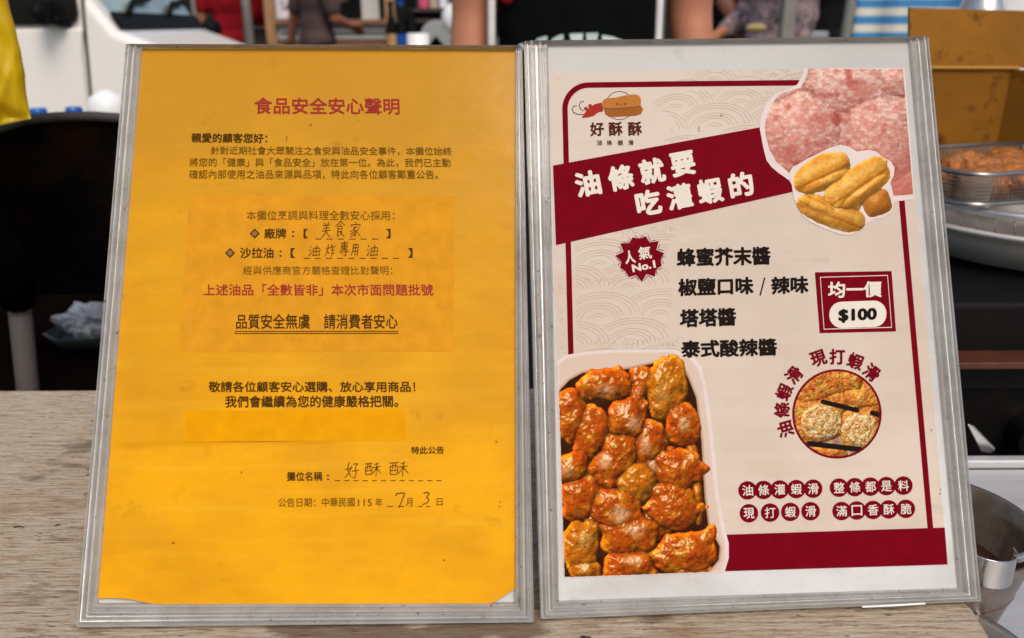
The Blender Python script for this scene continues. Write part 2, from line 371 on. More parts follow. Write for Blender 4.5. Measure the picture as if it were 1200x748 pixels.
# right edge runs back behind the menu sign, then turns square to the back edge
pts = [(-1.2, bk.y, DECK), (-1.2, P_f.y, DECK), (P_f.x, P_f.y, DECK), (A.x, A.y, DECK), (A.x - .005, A.y + .022, DECK), (A.x - .08, A.y + .05, DECK), (A.x - .10, bk.y, DECK)]
MB().prism(pts, (0, 0, -.028)).build('plank_top', M_wood, ct, bevel=.003)
for x in (-1.1, .05):
    for y in (.2, bk.y - .06): MB().box((x, y, .386), (.05, .05, .770)).build('leg', M_woodedge, ct, bevel=.003)
MB().box((-.53, bk.y - .03, .735), (1.08, .02, .07)).build('apron_rail', M_woodedge, ct, bevel=.002)

# ------------------------------------------------------------------ text and flat print helpers
_tc = bpy.data.curves.new('glyphs', 'FONT'); _tc.size = 1; _tc.resolution_u = 3
_to = bpy.data.objects.new('glyphs', _tc); COL.objects.link(_to)
_cache = {}
def glyphs(s):
    if s not in _cache:
        _tc.body = s; dg = bpy.context.evaluated_depsgraph_get(); dg.update()
        me = bpy.data.meshes.new_from_object(_to.evaluated_get(dg))
        V = np.array([v.co[:2] for v in me.vertices]); Fs = [tuple(p.vertices) for p in me.polygons]
        bpy.data.meshes.remove(me); _cache[s] = (V, Fs)
    return _cache[s]

class Sheet:
    """A leaning sheet: photo measurements are turned into positions on its real plane."""
    def __init__(s, x, y, yaw, lean, name, label):
        s.e = np.array([math.cos(yaw), math.sin(yaw), 0]); nb = np.array([-math.sin(yaw), math.cos(yaw), 0])
        s.v = nb * math.sin(lean) + np.array([0, 0, math.cos(lean)]); s.n = np.cross(s.e, s.v); s.o = np.array([x, y, DECK + .0045])
        mw = Matrix(((s.e[0], s.v[0], s.n[0], s.o[0]), (s.e[1], s.v[1], s.n[1], s.o[1]), (s.e[2], s.v[2], s.n[2], s.o[2]), (0, 0, 0, 1)))
        s.root = thing(name, label, 'sign', None, mw=mw); s.layers = {}
    def uv(s, px, py):
        px = np.asarray(px, float); py = np.asarray(py, float)
        d = FW + ((px - 600) / F_PX)[..., None] * RT + ((374 - py) / F_PX)[..., None] * UP
        k = ((s.o - CAM) @ s.n) / (d @ s.n); q = CAM + d * k[..., None] - s.o
        return np.stack([q @ s.e, q @ s.v], -1)
    def P(s, px, py, z=0):
        a = s.uv(px, py); return (float(a[0]), float(a[1]), z)
    def L(s, key):
        if key not in s.layers: s.layers[key] = MB()
        return s.layers[key]
    def one(s, key): s.k = getattr(s, 'k', 0) + 1; return (key, s.k)     # a piece of its own
    def poly(s, key, pts, z):
        q = [s.P(x, y, z) for x, y in pts]; a = sum(q[i - 1][0] * q[i][1] - q[i][0] * q[i - 1][1] for i in range(len(q)))
        if a < 0: q = q[::-1]
        if key in ('band', 'shade', 'outline', 'cream'): key = s.one(key)
        s.L(key).add(q, [tuple(range(len(q)))])
    def ribbon(s, key, pts, w, z, closed=False):     # w in photo px
        pts = np.array(pts, float); n = len(pts)
        if closed: t = np.roll(pts, -1, 0) - np.roll(pts, 1, 0)
        else: t = np.gradient(pts, axis=0)
        t /= np.linalg.norm(t, axis=1)[:, None] + 1e-9; nn = np.stack([-t[:, 1], t[:, 0]], 1)
        ww = np.asarray(w, float) * np.ones(n)
        a = s.uv(*(pts + nn * ww[:, None] / 2).T); b = s.uv(*(pts - nn * ww[:, None] / 2).T)
        V = [(*p, z) for p in a] + [(*p, z) for p in b]
        s.L(key).add(V, [(i, n + i, n + (i + 1) % n, (i + 1) % n) for i in range(n if closed else n - 1)])
    def text(s, key, st, bl, br, tl, z, bold=0.0):
        """ink box of st: bottom left, bottom right, top left in the photo; bold = extra stroke in em"""
        key = key if isinstance(key, tuple) else s.one(key); V, Fs = glyphs(st); lo = V.min(0); hi = V.max(0); em = 1.0
        O = np.array(s.uv(*bl)); X = np.array(s.uv(*br)) - O; Y = np.array(s.uv(*tl)) - O
        sh = [(0, 0)]
        if bold: sh += [(bold * math.cos(q * math.pi / 4), bold * math.sin(q * math.pi / 4)) for q in range(8)]
        W, H = hi - lo + 2 * bold
        for k, (dx, dy) in enumerate(sh):
            a = (V[:, 0] - lo[0] + bold + dx) / W; b = (V[:, 1] - lo[1] + bold + dy) / H
            q = O + a[:, None] * X + b[:, None] * Y
            s.L(key).add([(p[0], p[1], z + k * 8e-6) for p in q], Fs)
    def char(s, key, ch, cen, size, ang, z, bold=0.0, sx=1.0):
        """one character centred at a photo point, size px, ang degrees counter clockwise"""
        a = R(ang); ux, uy = math.cos(a), -math.sin(a); vx, vy = -math.sin(a), -math.cos(a); h = size / 2; q = h * sx
        bl = (cen[0] - ux * q - vx * h, cen[1] - uy * q - vy * h)
        s.text(key, ch, bl, (bl[0] + 2 * q * ux, bl[1] + 2 * q * uy), (bl[0] + 2 * h * vx, bl[1] + 2 * h * vy), z, bold)
    def picture(s, name, parent, box, step, fn, z):
        """a printed photograph: a fine grid of coloured faces inside box (photo px); fn(X,Y)->rgb 0..1 display, mask"""
        xs = np.arange(box[0], box[2] + step, step); ys = np.arange(box[1], box[3] + step, step); X, Y = np.meshgrid(xs, ys)
        rgb, mask = fn(X, Y); U = s.uv(X, Y); h, w_ = X.shape
        idx = -np.ones(h * w_, int); mk = mask.ravel(); idx[mk] = np.arange(mk.sum())
        co = np.concatenate([U.reshape(-1, 2), np.full((h * w_, 1), z)], 1)[mk]
        i = np.arange(h * w_).reshape(h, w_); q = np.stack([i[1:, :-1], i[1:, 1:], i[:-1, 1:], i[:-1, :-1]], -1).reshape(-1, 4)
        q = idx[q[(mk[q]).all(1)]]
        me = bpy.data.meshes.new(name); me.vertices.add(len(co)); me.vertices.foreach_set('co', co.ravel())
        me.loops.add(q.size); me.loops.foreach_set('vertex_index', q.ravel()); me.polygons.add(len(q)); me.polygons.foreach_set('loop_start', np.arange(0, q.size, 4))
        me.update(calc_edges=True)
        ca = me.color_attributes.new('ink', 'FLOAT_COLOR', 'POINT')
        col = np.clip(lin(np.clip(rgb, 0, 1) * 255) * KP, 0, .95).reshape(-1, 3)[mk]
        ca.data.foreach_set('color', np.concatenate([col, np.ones((len(col), 1))], 1).ravel())
        me.materials.append(M_picture); o = bpy.data.objects.new(name, me); link(o, parent); return o
    def flush(s, spec, parent):
        for k in list(s.layers):
            key = k[0] if isinstance(k, tuple) else k
            if key in spec: s.layers[k].build(*spec[key], parent, local=True, fix=False)
def pict_mat():
    m = mat('printed photograph', (.5, .5, .5), .7, coat=.0, coat_r=.3, spec=.05); N = m.node_tree.nodes
    a = N.new('ShaderNodeAttribute'); a.attribute_name = 'ink'; m.node_tree.links.new(a.outputs['Color'], N['Principled BSDF'].inputs['Base Color']); return m
M_picture = pict_mat()

def frame(sh, outer, inner, prof, back=-.0045):
    """clear ribbed edge frame: outer and inner corners TL TR BR BL in the photo; prof = (t, height)"""
    O = [np.array(sh.uv(*p)) for p in outer]; I = [np.array(sh.uv(*p)) for p in inner]
    m = MB(); V = []
    rings = [(0, back)] + prof + [(1, back)]
    for t, z in rings:
        for a, b in zip(O, I): q = a + (b - a) * t; V.append((q[0], q[1], z))
    Fs = []
    n = len(rings)
    for r in range(n):
        for k in range(4): Fs.append((r * 4 + k, r * 4 + (k + 1) % 4, ((r + 1) % n) * 4 + (k + 1) % 4, ((r + 1) % n) * 4 + k))
    m.add(V, Fs)
    o = m.build('edge_frame', M_clear, sh.root, local=True); me = o.data
    me.polygons.foreach_set('use_smooth', [True] * len(me.polygons)); q = o.modifiers.new('es', 'EDGE_SPLIT'); q.split_angle = R(50); return o
def rib(c0, wd, h0, h1, n=7): return [(c0 - wd / 2 + wd * k / (n - 1), h0 + (h1 - h0) * math.sin(math.pi * k / (n - 1)) ** .7) for k in range(n)]
PROF = [(0, .0008), (.015, .0024), (.05, .0030), (.10, .0026), (.13, .0012)] + rib(.30, .26, .0011, .0042) + [(.47, .0008), (.53, .0008)] + rib(.66, .20, .0009, .0038) + [(.80, .0006), (.86, .0018), (.93, .0022), (1, .0014)]

# ------------------------------------------------------------------ yellow notice
A1 = Sheet(-.104, .332, R(.8), R(29.9), 'notice_sign', 'clear framed sign holding a yellow notice with handwriting')
o1 = [(149, 55), (612, 57), (626, 729), (92, 735)]; i1 = [(167, 57.5), (604, 58.5), (603.5, 707), (114, 708)]
frame(A1, o1, i1, PROF)
MB().prism([A1.P(x, y, -.0040) for x, y in o1[::-1]], (0, 0, .0020)).build('backing_sheet', M_clear, A1.root, local=True)
b = MB(); sup0 = A1.P(370, 250, -.0045)
b.prism([(sup0[0] - .03, sup0[1], -.0046), (sup0[0] + .03, sup0[1], -.0046), (sup0[0] + .03, sup0[1] - .006, -.0046), (sup0[0] - .03, sup0[1] - .006, -.0046)], (0, -.075, -.135))
b.build('easel_leg', M_clear, A1.root, local=True)
A1.poly('spare', [(113, 600), (604, 600), (604.5, 706.5), (113.5, 707.5)], -.0016); A1.layers['spare'].build('white_backing_paper', M_white, A1.root, local=True, fix=False)
ybot = [(114.5, 701), (135, 700.8), (152, 702), (170, 706), (183, 708.5), (574, 708.5), (590, 699), (604.5, 689)]
def notice_paper():
    nx, ny = 70, 150; yb = np.array(ybot); V = []
    for j in range(ny + 1):
        f = j / ny
        for i in range(nx + 1):
            g_ = i / nx; xt = 166.5 + (604.3 - 166.5) * g_; xb = 114.5 + (604.5 - 114.5) * g_
            yl = np.interp(xb, yb[:, 0], yb[:, 1]); y = 57 + g_ + f * (yl - 57 - g_); x = xt + (xb - xt) * (y - 57) / 651.0
            k = min(1, max(0, (x - 122) / 20)) * min(1, max(0, (478 - x) / 160)); yf = 519 + 3 * math.sin(x / 60) - (x - 300) * .01
            z = 0
            if yf < y < yf + 32: z = -.0013 * (1 - (y - yf) / 32) ** 1.6 * k * min(1, (y - yf) / 2.5)
            if f > .985 and g_ < .12: z += .0005 * (f - .985) / .015      # lifted corner
            V.append(A1.P(x, y, z))
    Fs = [((j + 1) * (nx + 1) + i, (j + 1) * (nx + 1) + i + 1, j * (nx + 1) + i + 1, j * (nx + 1) + i) for j in range(ny) for i in range(nx)]
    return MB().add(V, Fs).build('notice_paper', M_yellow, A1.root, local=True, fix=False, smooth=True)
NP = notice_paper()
Z = .00025
A1.poly('shade', [(222, 228.5), (533, 230), (531, 412), (209.5, 413)], .0001)
A1.poly(A1.one('shade2'), [(218, 482), (474, 480), (476, 516), (217, 518)], .0001)
def line(sh, key, st, x0, x1, y0t, y0b, y1b=None, bold=0., z=Z):
    sh.text(key, st, (x0, y0b), (x1, y1b if y1b is not None else y0b), (x0, y0t), z, bold)
line(A1, 'red', '食品安全安心聲明', 298.4, 468.6, 114.3, 133.9, 134.7, .016)
line(A1, 'bold', '親愛的顧客您好：', 224.6, 313.5, 156, 167.3, 168, .022)
line(A1, 'body', '針對近期社會大眾關注之食安與油品安全事件，本攤位始終', 247.3, 529.7, 171.6, 181.6, 182.6, .006)
line(A1, 'body', '將您的「健康」與「食品安全」放在第一位。為此，我們已主動', 222.2, 528.3, 185.2, 195.6, 196.2, .006)
line(A1, 'body', '確認內部使用之油品來源與品項，特此向各位顧客鄭重公告。', 221.8, 513.6, 199.2, 210, 210.2, .006)
line(A1, 'body', '本攤位烹調與料理全數安心採用：', 289, 462.5, 247, 258.3, 258.3, .004)
line(A1, 'bold', '廠牌', 309.6, 335.8, 267.7, 280, 280, .02); line(A1, 'bold', '：', 342.2, 345.2, 271, 278, 278, .02)
line(A1, 'bold', '【', 355.8, 361, 268.5, 279.5, 279.5, .01); line(A1, 'bold', '】', 452.6, 457.8, 268.5, 279.5, 279.5, .01)
line(A1, 'bold', '沙拉油', 281.5, 320.8, 290.3, 303, 303, .02); line(A1, 'bold', '：', 327.4, 330.4, 294, 301, 301, .02)
line(A1, 'bold', '【', 340.6, 346, 291, 302.4, 302.4, .01); line(A1, 'bold', '】', 478, 483.6, 291, 302.4, 302.4, .01)
line(A1, 'body', '經與供應商官方嚴格查證比對聲明：', 285, 460, 311.8, 322.2, 322.2, .002)
line(A1, 'red', '上述油品「全數皆非」本次市面問題批號', 238.3, 508, 333, 346.8, 346.8, .014)
line(A1, 'bold', '品質安全無虞', 276.8, 363.5, 368.3, 386, 385.6, .014); line(A1, 'bold', '請消費者安心', 379.7, 466.3, 368.3, 385.6, 385.6, .014)
A1.ribbon('underline', [(275, 388.6), (467, 388.4)], 1.0, Z); A1.ribbon('underline', [(275, 391), (467, 390.8)], 1.0, Z)
line(A1, 'bold', '敬請各位顧客安心選購、放心享用商品！', 244.6, 487, 447, 459.7, 459.7, .018)
line(A1, 'bold', '我們會繼續為您的健康嚴格把關。', 264, 467, 463.8, 477.8, 477.4, .018)
line(A1, 'bold', '特此公告', 482, 520.5, 523.4, 532.4, 532, .016)
line(A1, 'bold', '攤位名稱', 336.3, 378, 553, 563.8, 563.6, .018); line(A1, 'bold', '：', 383.3, 386, 556.5, 562.5, 562.5, .02)
line(A1, 'body', '公告日期：中華民國', 326.3, 416, 583.8, 594.4, 593.8, .006); line(A1, 'body', '115', 419.5, 436, 585, 593.2, 593.2, .008); line(A1, 'body', '年', 440, 448.4, 583.8, 593.6, 593.6, .006)
line(A1, 'body', '月', 475.8, 483.5, 583.8, 593.4, 593.4, .006); line(A1, 'body', '日', 511.8, 518.8, 584, 592.6, 592.6, .006)
for (x, y) in ((298.6, 274), (269.7, 296.8)):
    kd = A1.one('dia'); A1.poly(A1.one('diab'), [(x - 6, y), (x, y - 6), (x + 6, y), (x, y + 6)], Z); A1.poly(kd, [(x - 4, y), (x, y - 4), (x + 4, y), (x, y + 4)], Z + .00008)
def dashes(x0, x1, y, n, y1=None):
    st = (x1 - x0) / (n - .4); key = A1.one('dash')
    for k in range(n): 
        yy = y + ((y1 or y) - y) * k / n; A1.ribbon(key, [(x0 + k * st, yy), (x0 + k * st + st * .55, yy)], .9, Z)
dashes(369.5, 444, 280.4, 6); dashes(355.8, 468.5, 303, 9); dashes(392.8, 518, 563.4, 12); dashes(454, 474, 593.6, 2); dashes(490, 505, 593.6, 2)
# handwriting: pen strokes on a 10 x 10 grid (x right, y down)
HW = {
 '美': [[(3, 0), (4, 1.6)], [(7, -.4), (5.8, 1.4)], [(1.6, 2), (8.2, 1.6)], [(2.2, 3.8), (7.6, 3.4)], [(4.9, 1.6), (4.8, 5.2)], [(1, 5.6), (9, 5)], [(4.8, 5.2), (3.6, 7.8), (.6, 10)], [(5.2, 6), (6.6, 8), (9.2, 9.6)]],
 '食': [[(5.2, -.6), (3.4, 1.4), (.6, 3.2)], [(5.2, -.4), (7, 1.2), (9.4, 2.4)], [(4.6, 1.6), (5.4, 2.4)], [(3, 3.2), (7, 2.8), (6.8, 6.4)], [(3, 3.2), (3, 9.6), (5, 8.6)], [(3.2, 4.8), (6.8, 4.5)], [(3.2, 6.6), (6.8, 6.2)], [(7.4, 6.8), (5.8, 7.8)], [(5, 6.6), (7, 8.6), (9.6, 9.6)]],
 '家': [[(5, -.4), (5.2, .9)], [(1.6, 1.4), (1.2, 3)], [(1.6, 1.6), (8.8, 1.2), (8, 2.8)], [(3, 3.2), (7.2, 2.9)], [(5, 3.2), (3.6, 4.8), (1, 6.2)], [(4, 4.6), (5.6, 6.2), (5.4, 9.2), (4, 8.6)], [(4.8, 5.8), (1.2, 8)], [(5.3, 7), (1.6, 9.8)], [(8, 4), (5.8, 5.6), (9.2, 9)]],
 '油': [[(.8, 1), (2, 2.2)], [(.2, 4), (1.6, 5)], [(.4, 9.4), (2.6, 6)], [(3.6, 3), (3.8, 9)], [(3.6, 3), (9, 2.6), (8.8, 8.8)], [(6.3, .4), (6.2, 8.6)], [(3.8, 5.6), (8.8, 5.4)], [(3, 9), (9.6, 8.6)]],
 '炸': [[(.8, 3), (1.4, 4.6)], [(4, 2.4), (3, 4)], [(2.6, .2), (2.4, 5), (.4, 9.8)], [(2.4, 5.6), (4, 8)], [(6.4, 0), (4.8, 3.6)], [(5.6, 2.6), (9.6, 2)], [(6.8, 2.6), (6.6, 10)], [(6.8, 5), (9, 4.8)], [(6.8, 7.4), (9.4, 7.2)]],
 '專': [[(1.6, .8), (8.4, .4)], [(5, -.6), (5, 5.4)], [(2.6, 2), (2.6, 4.4), (7.4, 4.2), (7.4, 1.8), (2.6, 2)], [(2.6, 3.2), (7.4, 3)], [(1.4, 5.6), (8.6, 5.2)], [(.6, 7), (9.6, 6.6)], [(6.6, 5.6), (6.6, 9.8), (5, 9.2)], [(2.8, 7.8), (3.8, 9)]],
 '用': [[(2.4, .6), (2.2, 6), (.8, 9.8)], [(2.4, .6), (8.6, .3), (8.4, 9.6), (7, 9)], [(2.4, 3.4), (8.4, 3.2)], [(2.3, 6.2), (8.4, 6)], [(5.4, .6), (5.2, 9.6)]],
 '好': [[(2.6, 0), (1.6, 4.4), (4.6, 9)], [(4.6, 2.6), (3, 6.4), (.2, 9.4)], [(0, 4.6), (5, 3.6)], [(5.6, 1.4), (9, .8), (7, 3.4)], [(7, 3.2), (8, 6), (7.4, 9.8), (5.4, 9)], [(5, 5.6), (10, 4.8)]],
 '酥': [[(0, 1), (5, .6)], [(.6, 3), (.8, 8.6), (4.6, 8.2), (4.6, 2.6), (.6, 3)], [(1.9, .8), (1.8, 5)], [(3.3, .8), (3.3, 5)], [(.8, 6), (4.6, 5.6)], [(8.4, .4), (5.8, 1.6)], [(5.2, 3.6), (10, 2.8)], [(7.6, 1.2), (7.4, 9.6)], [(7.4, 3.8), (5.2, 8)], [(7.6, 3.8), (10.4, 7.6)]],
 '7': [[(.6, 2.2), (1.4, .6), (9.4, 0), (7, 5), (4.6, 10)]],
 '3': [[(1, .8), (5.6, 0), (8.6, 1), (5, 4.2), (8.8, 5.4), (7.6, 8.2), (1, 10)]]}
def hand(ch, x0, y0, x1, y1, wd=1.05):
    key = A1.one('pen')
    for st in HW[ch]:
        p = np.array(st, float); n = len(p)
        if n > 2:                                  # round the corners a little
            t = np.linspace(0, n - 1, (n - 1) * 5 + 1); i = np.clip(t.astype(int), 0, n - 2); f = (t - i)[:, None]; p = p[i] * (1 - f) + p[i + 1] * f
            q = p.copy(); q[1:-1] = (p[:-2] + p[1:-1] * 2 + p[2:]) / 4; p = q
        X = x0 + p[:, 0] / 10 * (x1 - x0) + (5 - p[:, 1]) * .12; Y = y0 + p[:, 1] / 10 * (y1 - y0)
        A1.ribbon(key, np.stack([X, Y], 1), np.linspace(wd, wd * .7, len(X)), Z + .00005)
for ch, q in (('美', (376, 261, 389, 279)), ('食', (392, 260, 405, 278)), ('家', (409, 261, 424, 278.6)), ('油', (362, 287, 376.5, 301)), ('炸', (381, 286, 393.5, 301)),
              ('專', (397, 284, 410, 300.6)), ('用', (411.5, 286, 421, 300)), ('油', (430, 286.5, 444, 301)), ('好', (404.5, 541.5, 421, 561)), ('酥', (427.3, 542, 446, 559)), ('酥', (456, 541, 478, 559))):
    hand(ch, *q)
hand('7', 462.5, 577.5, 475, 595, 1.4); hand('3', 495, 577, 504, 591.5, 1.4)
A1.flush({'shade2': ('tinted_strip', M_shade2), 'shade': ('tinted_panel', M_shade), 'red': ('red_lettering', M_red_ink), 'bold': ('bold_lettering', M_dark_ink), 'body': ('body_lettering', M_thin_ink), 'pen': ('handwriting', M_pen), 'dia': ('bullet_centre', M_diamond), 'diab': ('bullet_mark', M_dark_ink), 'dash': ('dashed_line', M_dark_ink), 'underline': ('double_underline', M_dark_ink)}, NP)

# ------------------------------------------------------------------ printed photographs (computed, no files)
def vnoise(x, y, seed):
    rs = np.random.RandomState(seed); T = rs.rand(256, 256); xi = np.floor(x).astype(int); yi = np.floor(y).astype(int)
    fx = x - xi; fy = y - yi; fx = fx * fx * (3 - 2 * fx); fy = fy * fy * (3 - 2 * fy); g_ = lambda a, b: T[a & 255, b & 255]
    return (g_(xi, yi) * (1 - fx) + g_(xi + 1, yi) * fx) * (1 - fy) + (g_(xi, yi + 1) * (1 - fx) + g_(xi + 1, yi + 1) * fx) * fy
def fbm(x, y, seed, o=4):
    s_ = 0; a = .5
    for k in range(o): s_ = s_ + a * vnoise(x * 2 ** k, y * 2 ** k, seed + k); a *= .5
    return s_ / (1 - .5 ** o)
def mixc(a, b, t): t = np.clip(t, 0, 1)[..., None]; return a * (1 - t) + np.asarray(b) * t
def col(r, g, b): return np.array([r, g, b]) / 255.
def inpoly(X, Y, P):
    P = np.array(P, float); r = np.zeros(X.shape, bool); n = len(P)
    for i in range(n):
        x0, y0 = P[i - 1]; x1, y1 = P[i]
        if y0 == y1: continue
        r ^= ((Y < y0) != (Y < y1)) & (X < (x1 - x0) * (Y - y0) / (y1 - y0) + x0)
    return r
def blobs(X, Y, L_, seed, edge=.16, pw=2.3, es=11):
    """height field of lumps: returns height (<=0 where none), lump id, local u,v"""
    H = np.full(X.shape, -1.); ID = np.full(X.shape, -1); U = np.zeros(X.shape); V = np.zeros(X.shape)
    for k, (cx, cy, rx, ry, rot, bz) in enumerate(L_):
        a = R(rot); dx = X - cx; dy = Y - cy; u = (dx * math.cos(a) + dy * math.sin(a)) / rx; v = (-dx * math.sin(a) + dy * math.cos(a)) / ry
        e = (fbm(X / es + k * 7, Y / es - k * 3, seed + k, 3) - .5) * 2 * edge; pk = pw + (k * 37 % 10) / 9. * .9
        r = (np.abs(u) ** pk + np.abs(v) ** pk) ** (1 / pk) * (1 + e)
        h = bz + np.sqrt(np.clip(1 - r ** 2, 0, 1)) * .9
        m = (r < 1) & (h > H); H[m] = h[m]; ID[m] = k; U[m] = u[m]; V[m] = v[m]
    return H, ID, U, V
def blur(a, n):
    for ax in (0, 1):
        k = np.ones(2 * n + 1) / (2 * n + 1); p = np.pad(a, [(n, n) if q == ax else (0, 0) for q in (0, 1)], mode='edge')
        a = np.apply_along_axis(lambda r: np.convolve(r, k, 'valid'), ax, p)
    return a
def shade(H, X, Y, seed, bumpy, scale, bs=5, fine=.35):
    h = H * scale + (fbm(X / bs, Y / bs, seed, 3) - .5) * bumpy * bs / 5 + (fbm(X / 1.8, Y / 1.8, seed + 40, 2) - .5) * bumpy * fine
    gy, gx = np.gradient(h); st = X[0, 1] - X[0, 0]; gx /= st; gy /= st; nz = 1 / np.sqrt(1 + gx ** 2 + gy ** 2); nx = -gx * nz; ny = -gy * nz
    lam = np.clip(nx * -.35 + ny * -.55 + nz * .76, 0, 1); hx = np.clip(nx * -.2 + ny * -.33 + nz * .92, 0, 1)
    return lam, hx ** 34
TO = lambda x, y: (640 + x / 2.577, 400 + y / 2.577)
def tray_photo(X, Y):
    B_ = [(180, 130, 80, 52, 2, .15), (75, 212, 44, 80, 0, .1), (360, 142, 60, 88, 3, .25), (415, 250, 54, 66, 5, .3), (243, 228, 62, 60, 0, .35), (140, 275, 58, 78, 20, .1), (315, 300, 50, 76, 4, .15), (75, 382, 46, 48, 0, .3),
          (205, 350, 56, 84, 22, .25), (280, 425, 68, 52, 0, .35), (398, 388, 70, 72, 30, .25), (100, 480, 58, 64, 0, .2), (215, 497, 74, 64, 8, .4), (385, 507, 84, 72, 15, .35), (105, 612, 58, 76, 8, .2), (258, 587, 78, 62, 0, .3),
          (428, 632, 98, 66, -10, .4), (250, 676, 92, 46, 0, .3), (120, 690, 46, 34, 0, .1), (455, 470, 16, 100, -4, -.3), (440, 360, 18, 60, -6, -.25), (290, 110, 50, 40, 10, -.3), (280, 150, 26, 50, 20, -.2), (440, 690, 60, 20, 0, 0), (320, 370, 60, 60, 0, -.35), (170, 420, 60, 60, 0, -.4), (160, 540, 60, 50, 0, -.4), (330, 560, 50, 50, 0, -.4), (240, 310, 60, 60, 0, -.4)]
    L_ = [(*TO(a, b), rx / 2.577, ry / 2.577, rot, bz) for a, b, rx, ry, rot, bz in B_]
    H, ID, U, V = blobs(X, Y, L_, 100, .36, 2.2, 22)
    st = X[0, 1] - X[0, 0]
    lam, sp_ = shade(np.maximum(H, -.5), X, Y, 61, 2.3, 15, 10, .09)
    n1 = fbm(X / 9, Y / 9, 11); n2 = fbm(X / 4, Y / 4, 21); n3 = fbm(X / 2.2, Y / 2.2, 31, 2)
    base = mixc(np.ones(X.shape + (3,)) * col(204, 88, 10), col(226, 140, 20), (n1 - .46) * 3.0)
    base = mixc(base, col(158, 46, 12), (n2 - .57) * 2.6)
    rsel = np.random.RandomState(3).rand(64)
    ou = (rsel[ID] - .5) * .9; ov = (np.roll(rsel, 7)[ID] - .4) * .8
    pale = np.clip(1.5 - np.hypot((U - ou) * 1.9, (V - ov) * 2.1) * 1.5 + (n1 - .5) * 1.6, 0, 1) * np.where(ID >= 0, (np.roll(rsel, 3)[ID] > .40) * 1.0, 0)
    base = mixc(base, col(240, 186, 142), pale * (.35 + n2 * .8))
    yel = np.where(np.isin(ID, (2, 9, 14, 19, 20, 18)), 1., 0.); base = mixc(base, col(214, 140, 20), yel * .5)
    ao = np.clip((H - blur(H, int(5 / st))) * 1.1 + .78, .12, 1.15)
    img = base * (.46 + .88 * lam[..., None]) * ao[..., None]
    img = mixc(img, col(60, 24, 8), (n3 - .76) * 7 * (ID >= 0))
    img = mixc(img, col(255, 226, 186), np.clip(sp_ * 1.7 - .5 + (n1 - .5) * 1.0, 0, .8) * (ID >= 0))
    dark = np.ones(X.shape + (3,)) * col(58, 26, 10) * (.6 + .8 * n1)[..., None]
    img = np.where((ID >= 0)[..., None], img, dark)
    outer = [TO(*p) for p in ((35, 72), (60, 50), (120, 38), (200, 32), (380, 32), (430, 48), (458, 80), (474, 130), (490, 250), (510, 450), (528, 560), (541, 610), (541, 655), (530, 697), (55, 713))]
    inner = [TO(*p) for p in ((40, 150), (70, 118), (110, 96), (250, 84), (330, 66), (405, 66), (428, 110), (452, 170), (468, 300), (478, 470), (490, 560), (524, 620), (520, 660), (490, 696), (52, 712))]
    mo = inpoly(X, Y, outer); mi = inpoly(X, Y, inner)
    rim = np.ones(X.shape + (3,)) * col(222, 196, 176)
    di = blur(mi.astype(float), int(3.2 / st)); rim = mixc(rim, col(160, 108, 74), di * 1.5); rim = mixc(rim, col(236, 222, 210), 1 - blur(mo.astype(float), int(2.4 / st)) * 1.25 + .18)
    img = np.where((mi | ((ID >= 0) & (ID < 19) & (X < 845)))[..., None], img, rim)
    return img, mo
PINK = [(947, 80.7), (943, 94), (937.6, 103), (927, 106), (916.5, 109), (909, 115), (904, 123), (899, 134), (896, 146), (896.5, 157), (899, 167), (901, 176), (905, 182), (909, 190), (915, 195), (925, 204), (940, 216), (960, 230), (1000, 234), (1048, 230), (1070, 228.5), (1067, 190), (1062, 130), (1058, 81)]
PINK_O = [(942, 80.5), (939, 91), (934, 99.5), (922, 105), (913, 108), (906, 112), (899, 120), (894, 130), (890.5, 140), (890, 150), (892, 161), (894, 172), (898, 188), (904, 196), (911, 202), (925, 212), (940, 240), (1000, 244), (1050, 236), (1071, 234), (1069, 200), (1064, 130), (1059.5, 80)]
def pink_photo(X, Y):
    L_ = [(943, 160, 50, 52, 0, .3), (1032, 168, 48, 62, 5, .35), (1000, 100, 56, 42, 0, .1), (1052, 92, 26, 24, 0, .25), (985, 160, 34, 60, 0, -.1), (1060, 225, 40, 50, 0, .1), (930, 190, 40, 30, 0, .1), (990, 215, 60, 40, 0, 0), (985, 150, 130, 120, 0, -.55)]
    H, ID, U, V = blobs(X, Y, L_, 300, .07)
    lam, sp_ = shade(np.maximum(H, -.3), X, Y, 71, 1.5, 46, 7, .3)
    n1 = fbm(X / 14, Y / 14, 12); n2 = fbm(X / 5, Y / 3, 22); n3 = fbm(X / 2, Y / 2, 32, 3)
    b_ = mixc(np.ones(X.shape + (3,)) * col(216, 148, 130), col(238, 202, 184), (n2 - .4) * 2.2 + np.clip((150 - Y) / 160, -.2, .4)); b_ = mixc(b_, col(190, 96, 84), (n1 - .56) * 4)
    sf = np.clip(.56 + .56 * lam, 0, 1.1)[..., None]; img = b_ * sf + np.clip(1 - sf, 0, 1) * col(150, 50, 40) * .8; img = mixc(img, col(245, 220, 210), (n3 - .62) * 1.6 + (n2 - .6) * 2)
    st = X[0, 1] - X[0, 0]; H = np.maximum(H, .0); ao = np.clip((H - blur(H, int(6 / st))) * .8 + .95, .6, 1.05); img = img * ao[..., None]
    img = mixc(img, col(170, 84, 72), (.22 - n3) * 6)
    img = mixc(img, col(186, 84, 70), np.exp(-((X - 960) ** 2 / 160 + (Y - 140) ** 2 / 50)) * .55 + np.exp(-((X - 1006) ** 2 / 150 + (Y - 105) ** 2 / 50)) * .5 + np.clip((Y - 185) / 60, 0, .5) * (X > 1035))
    return img, inpoly(X, Y, PINK)
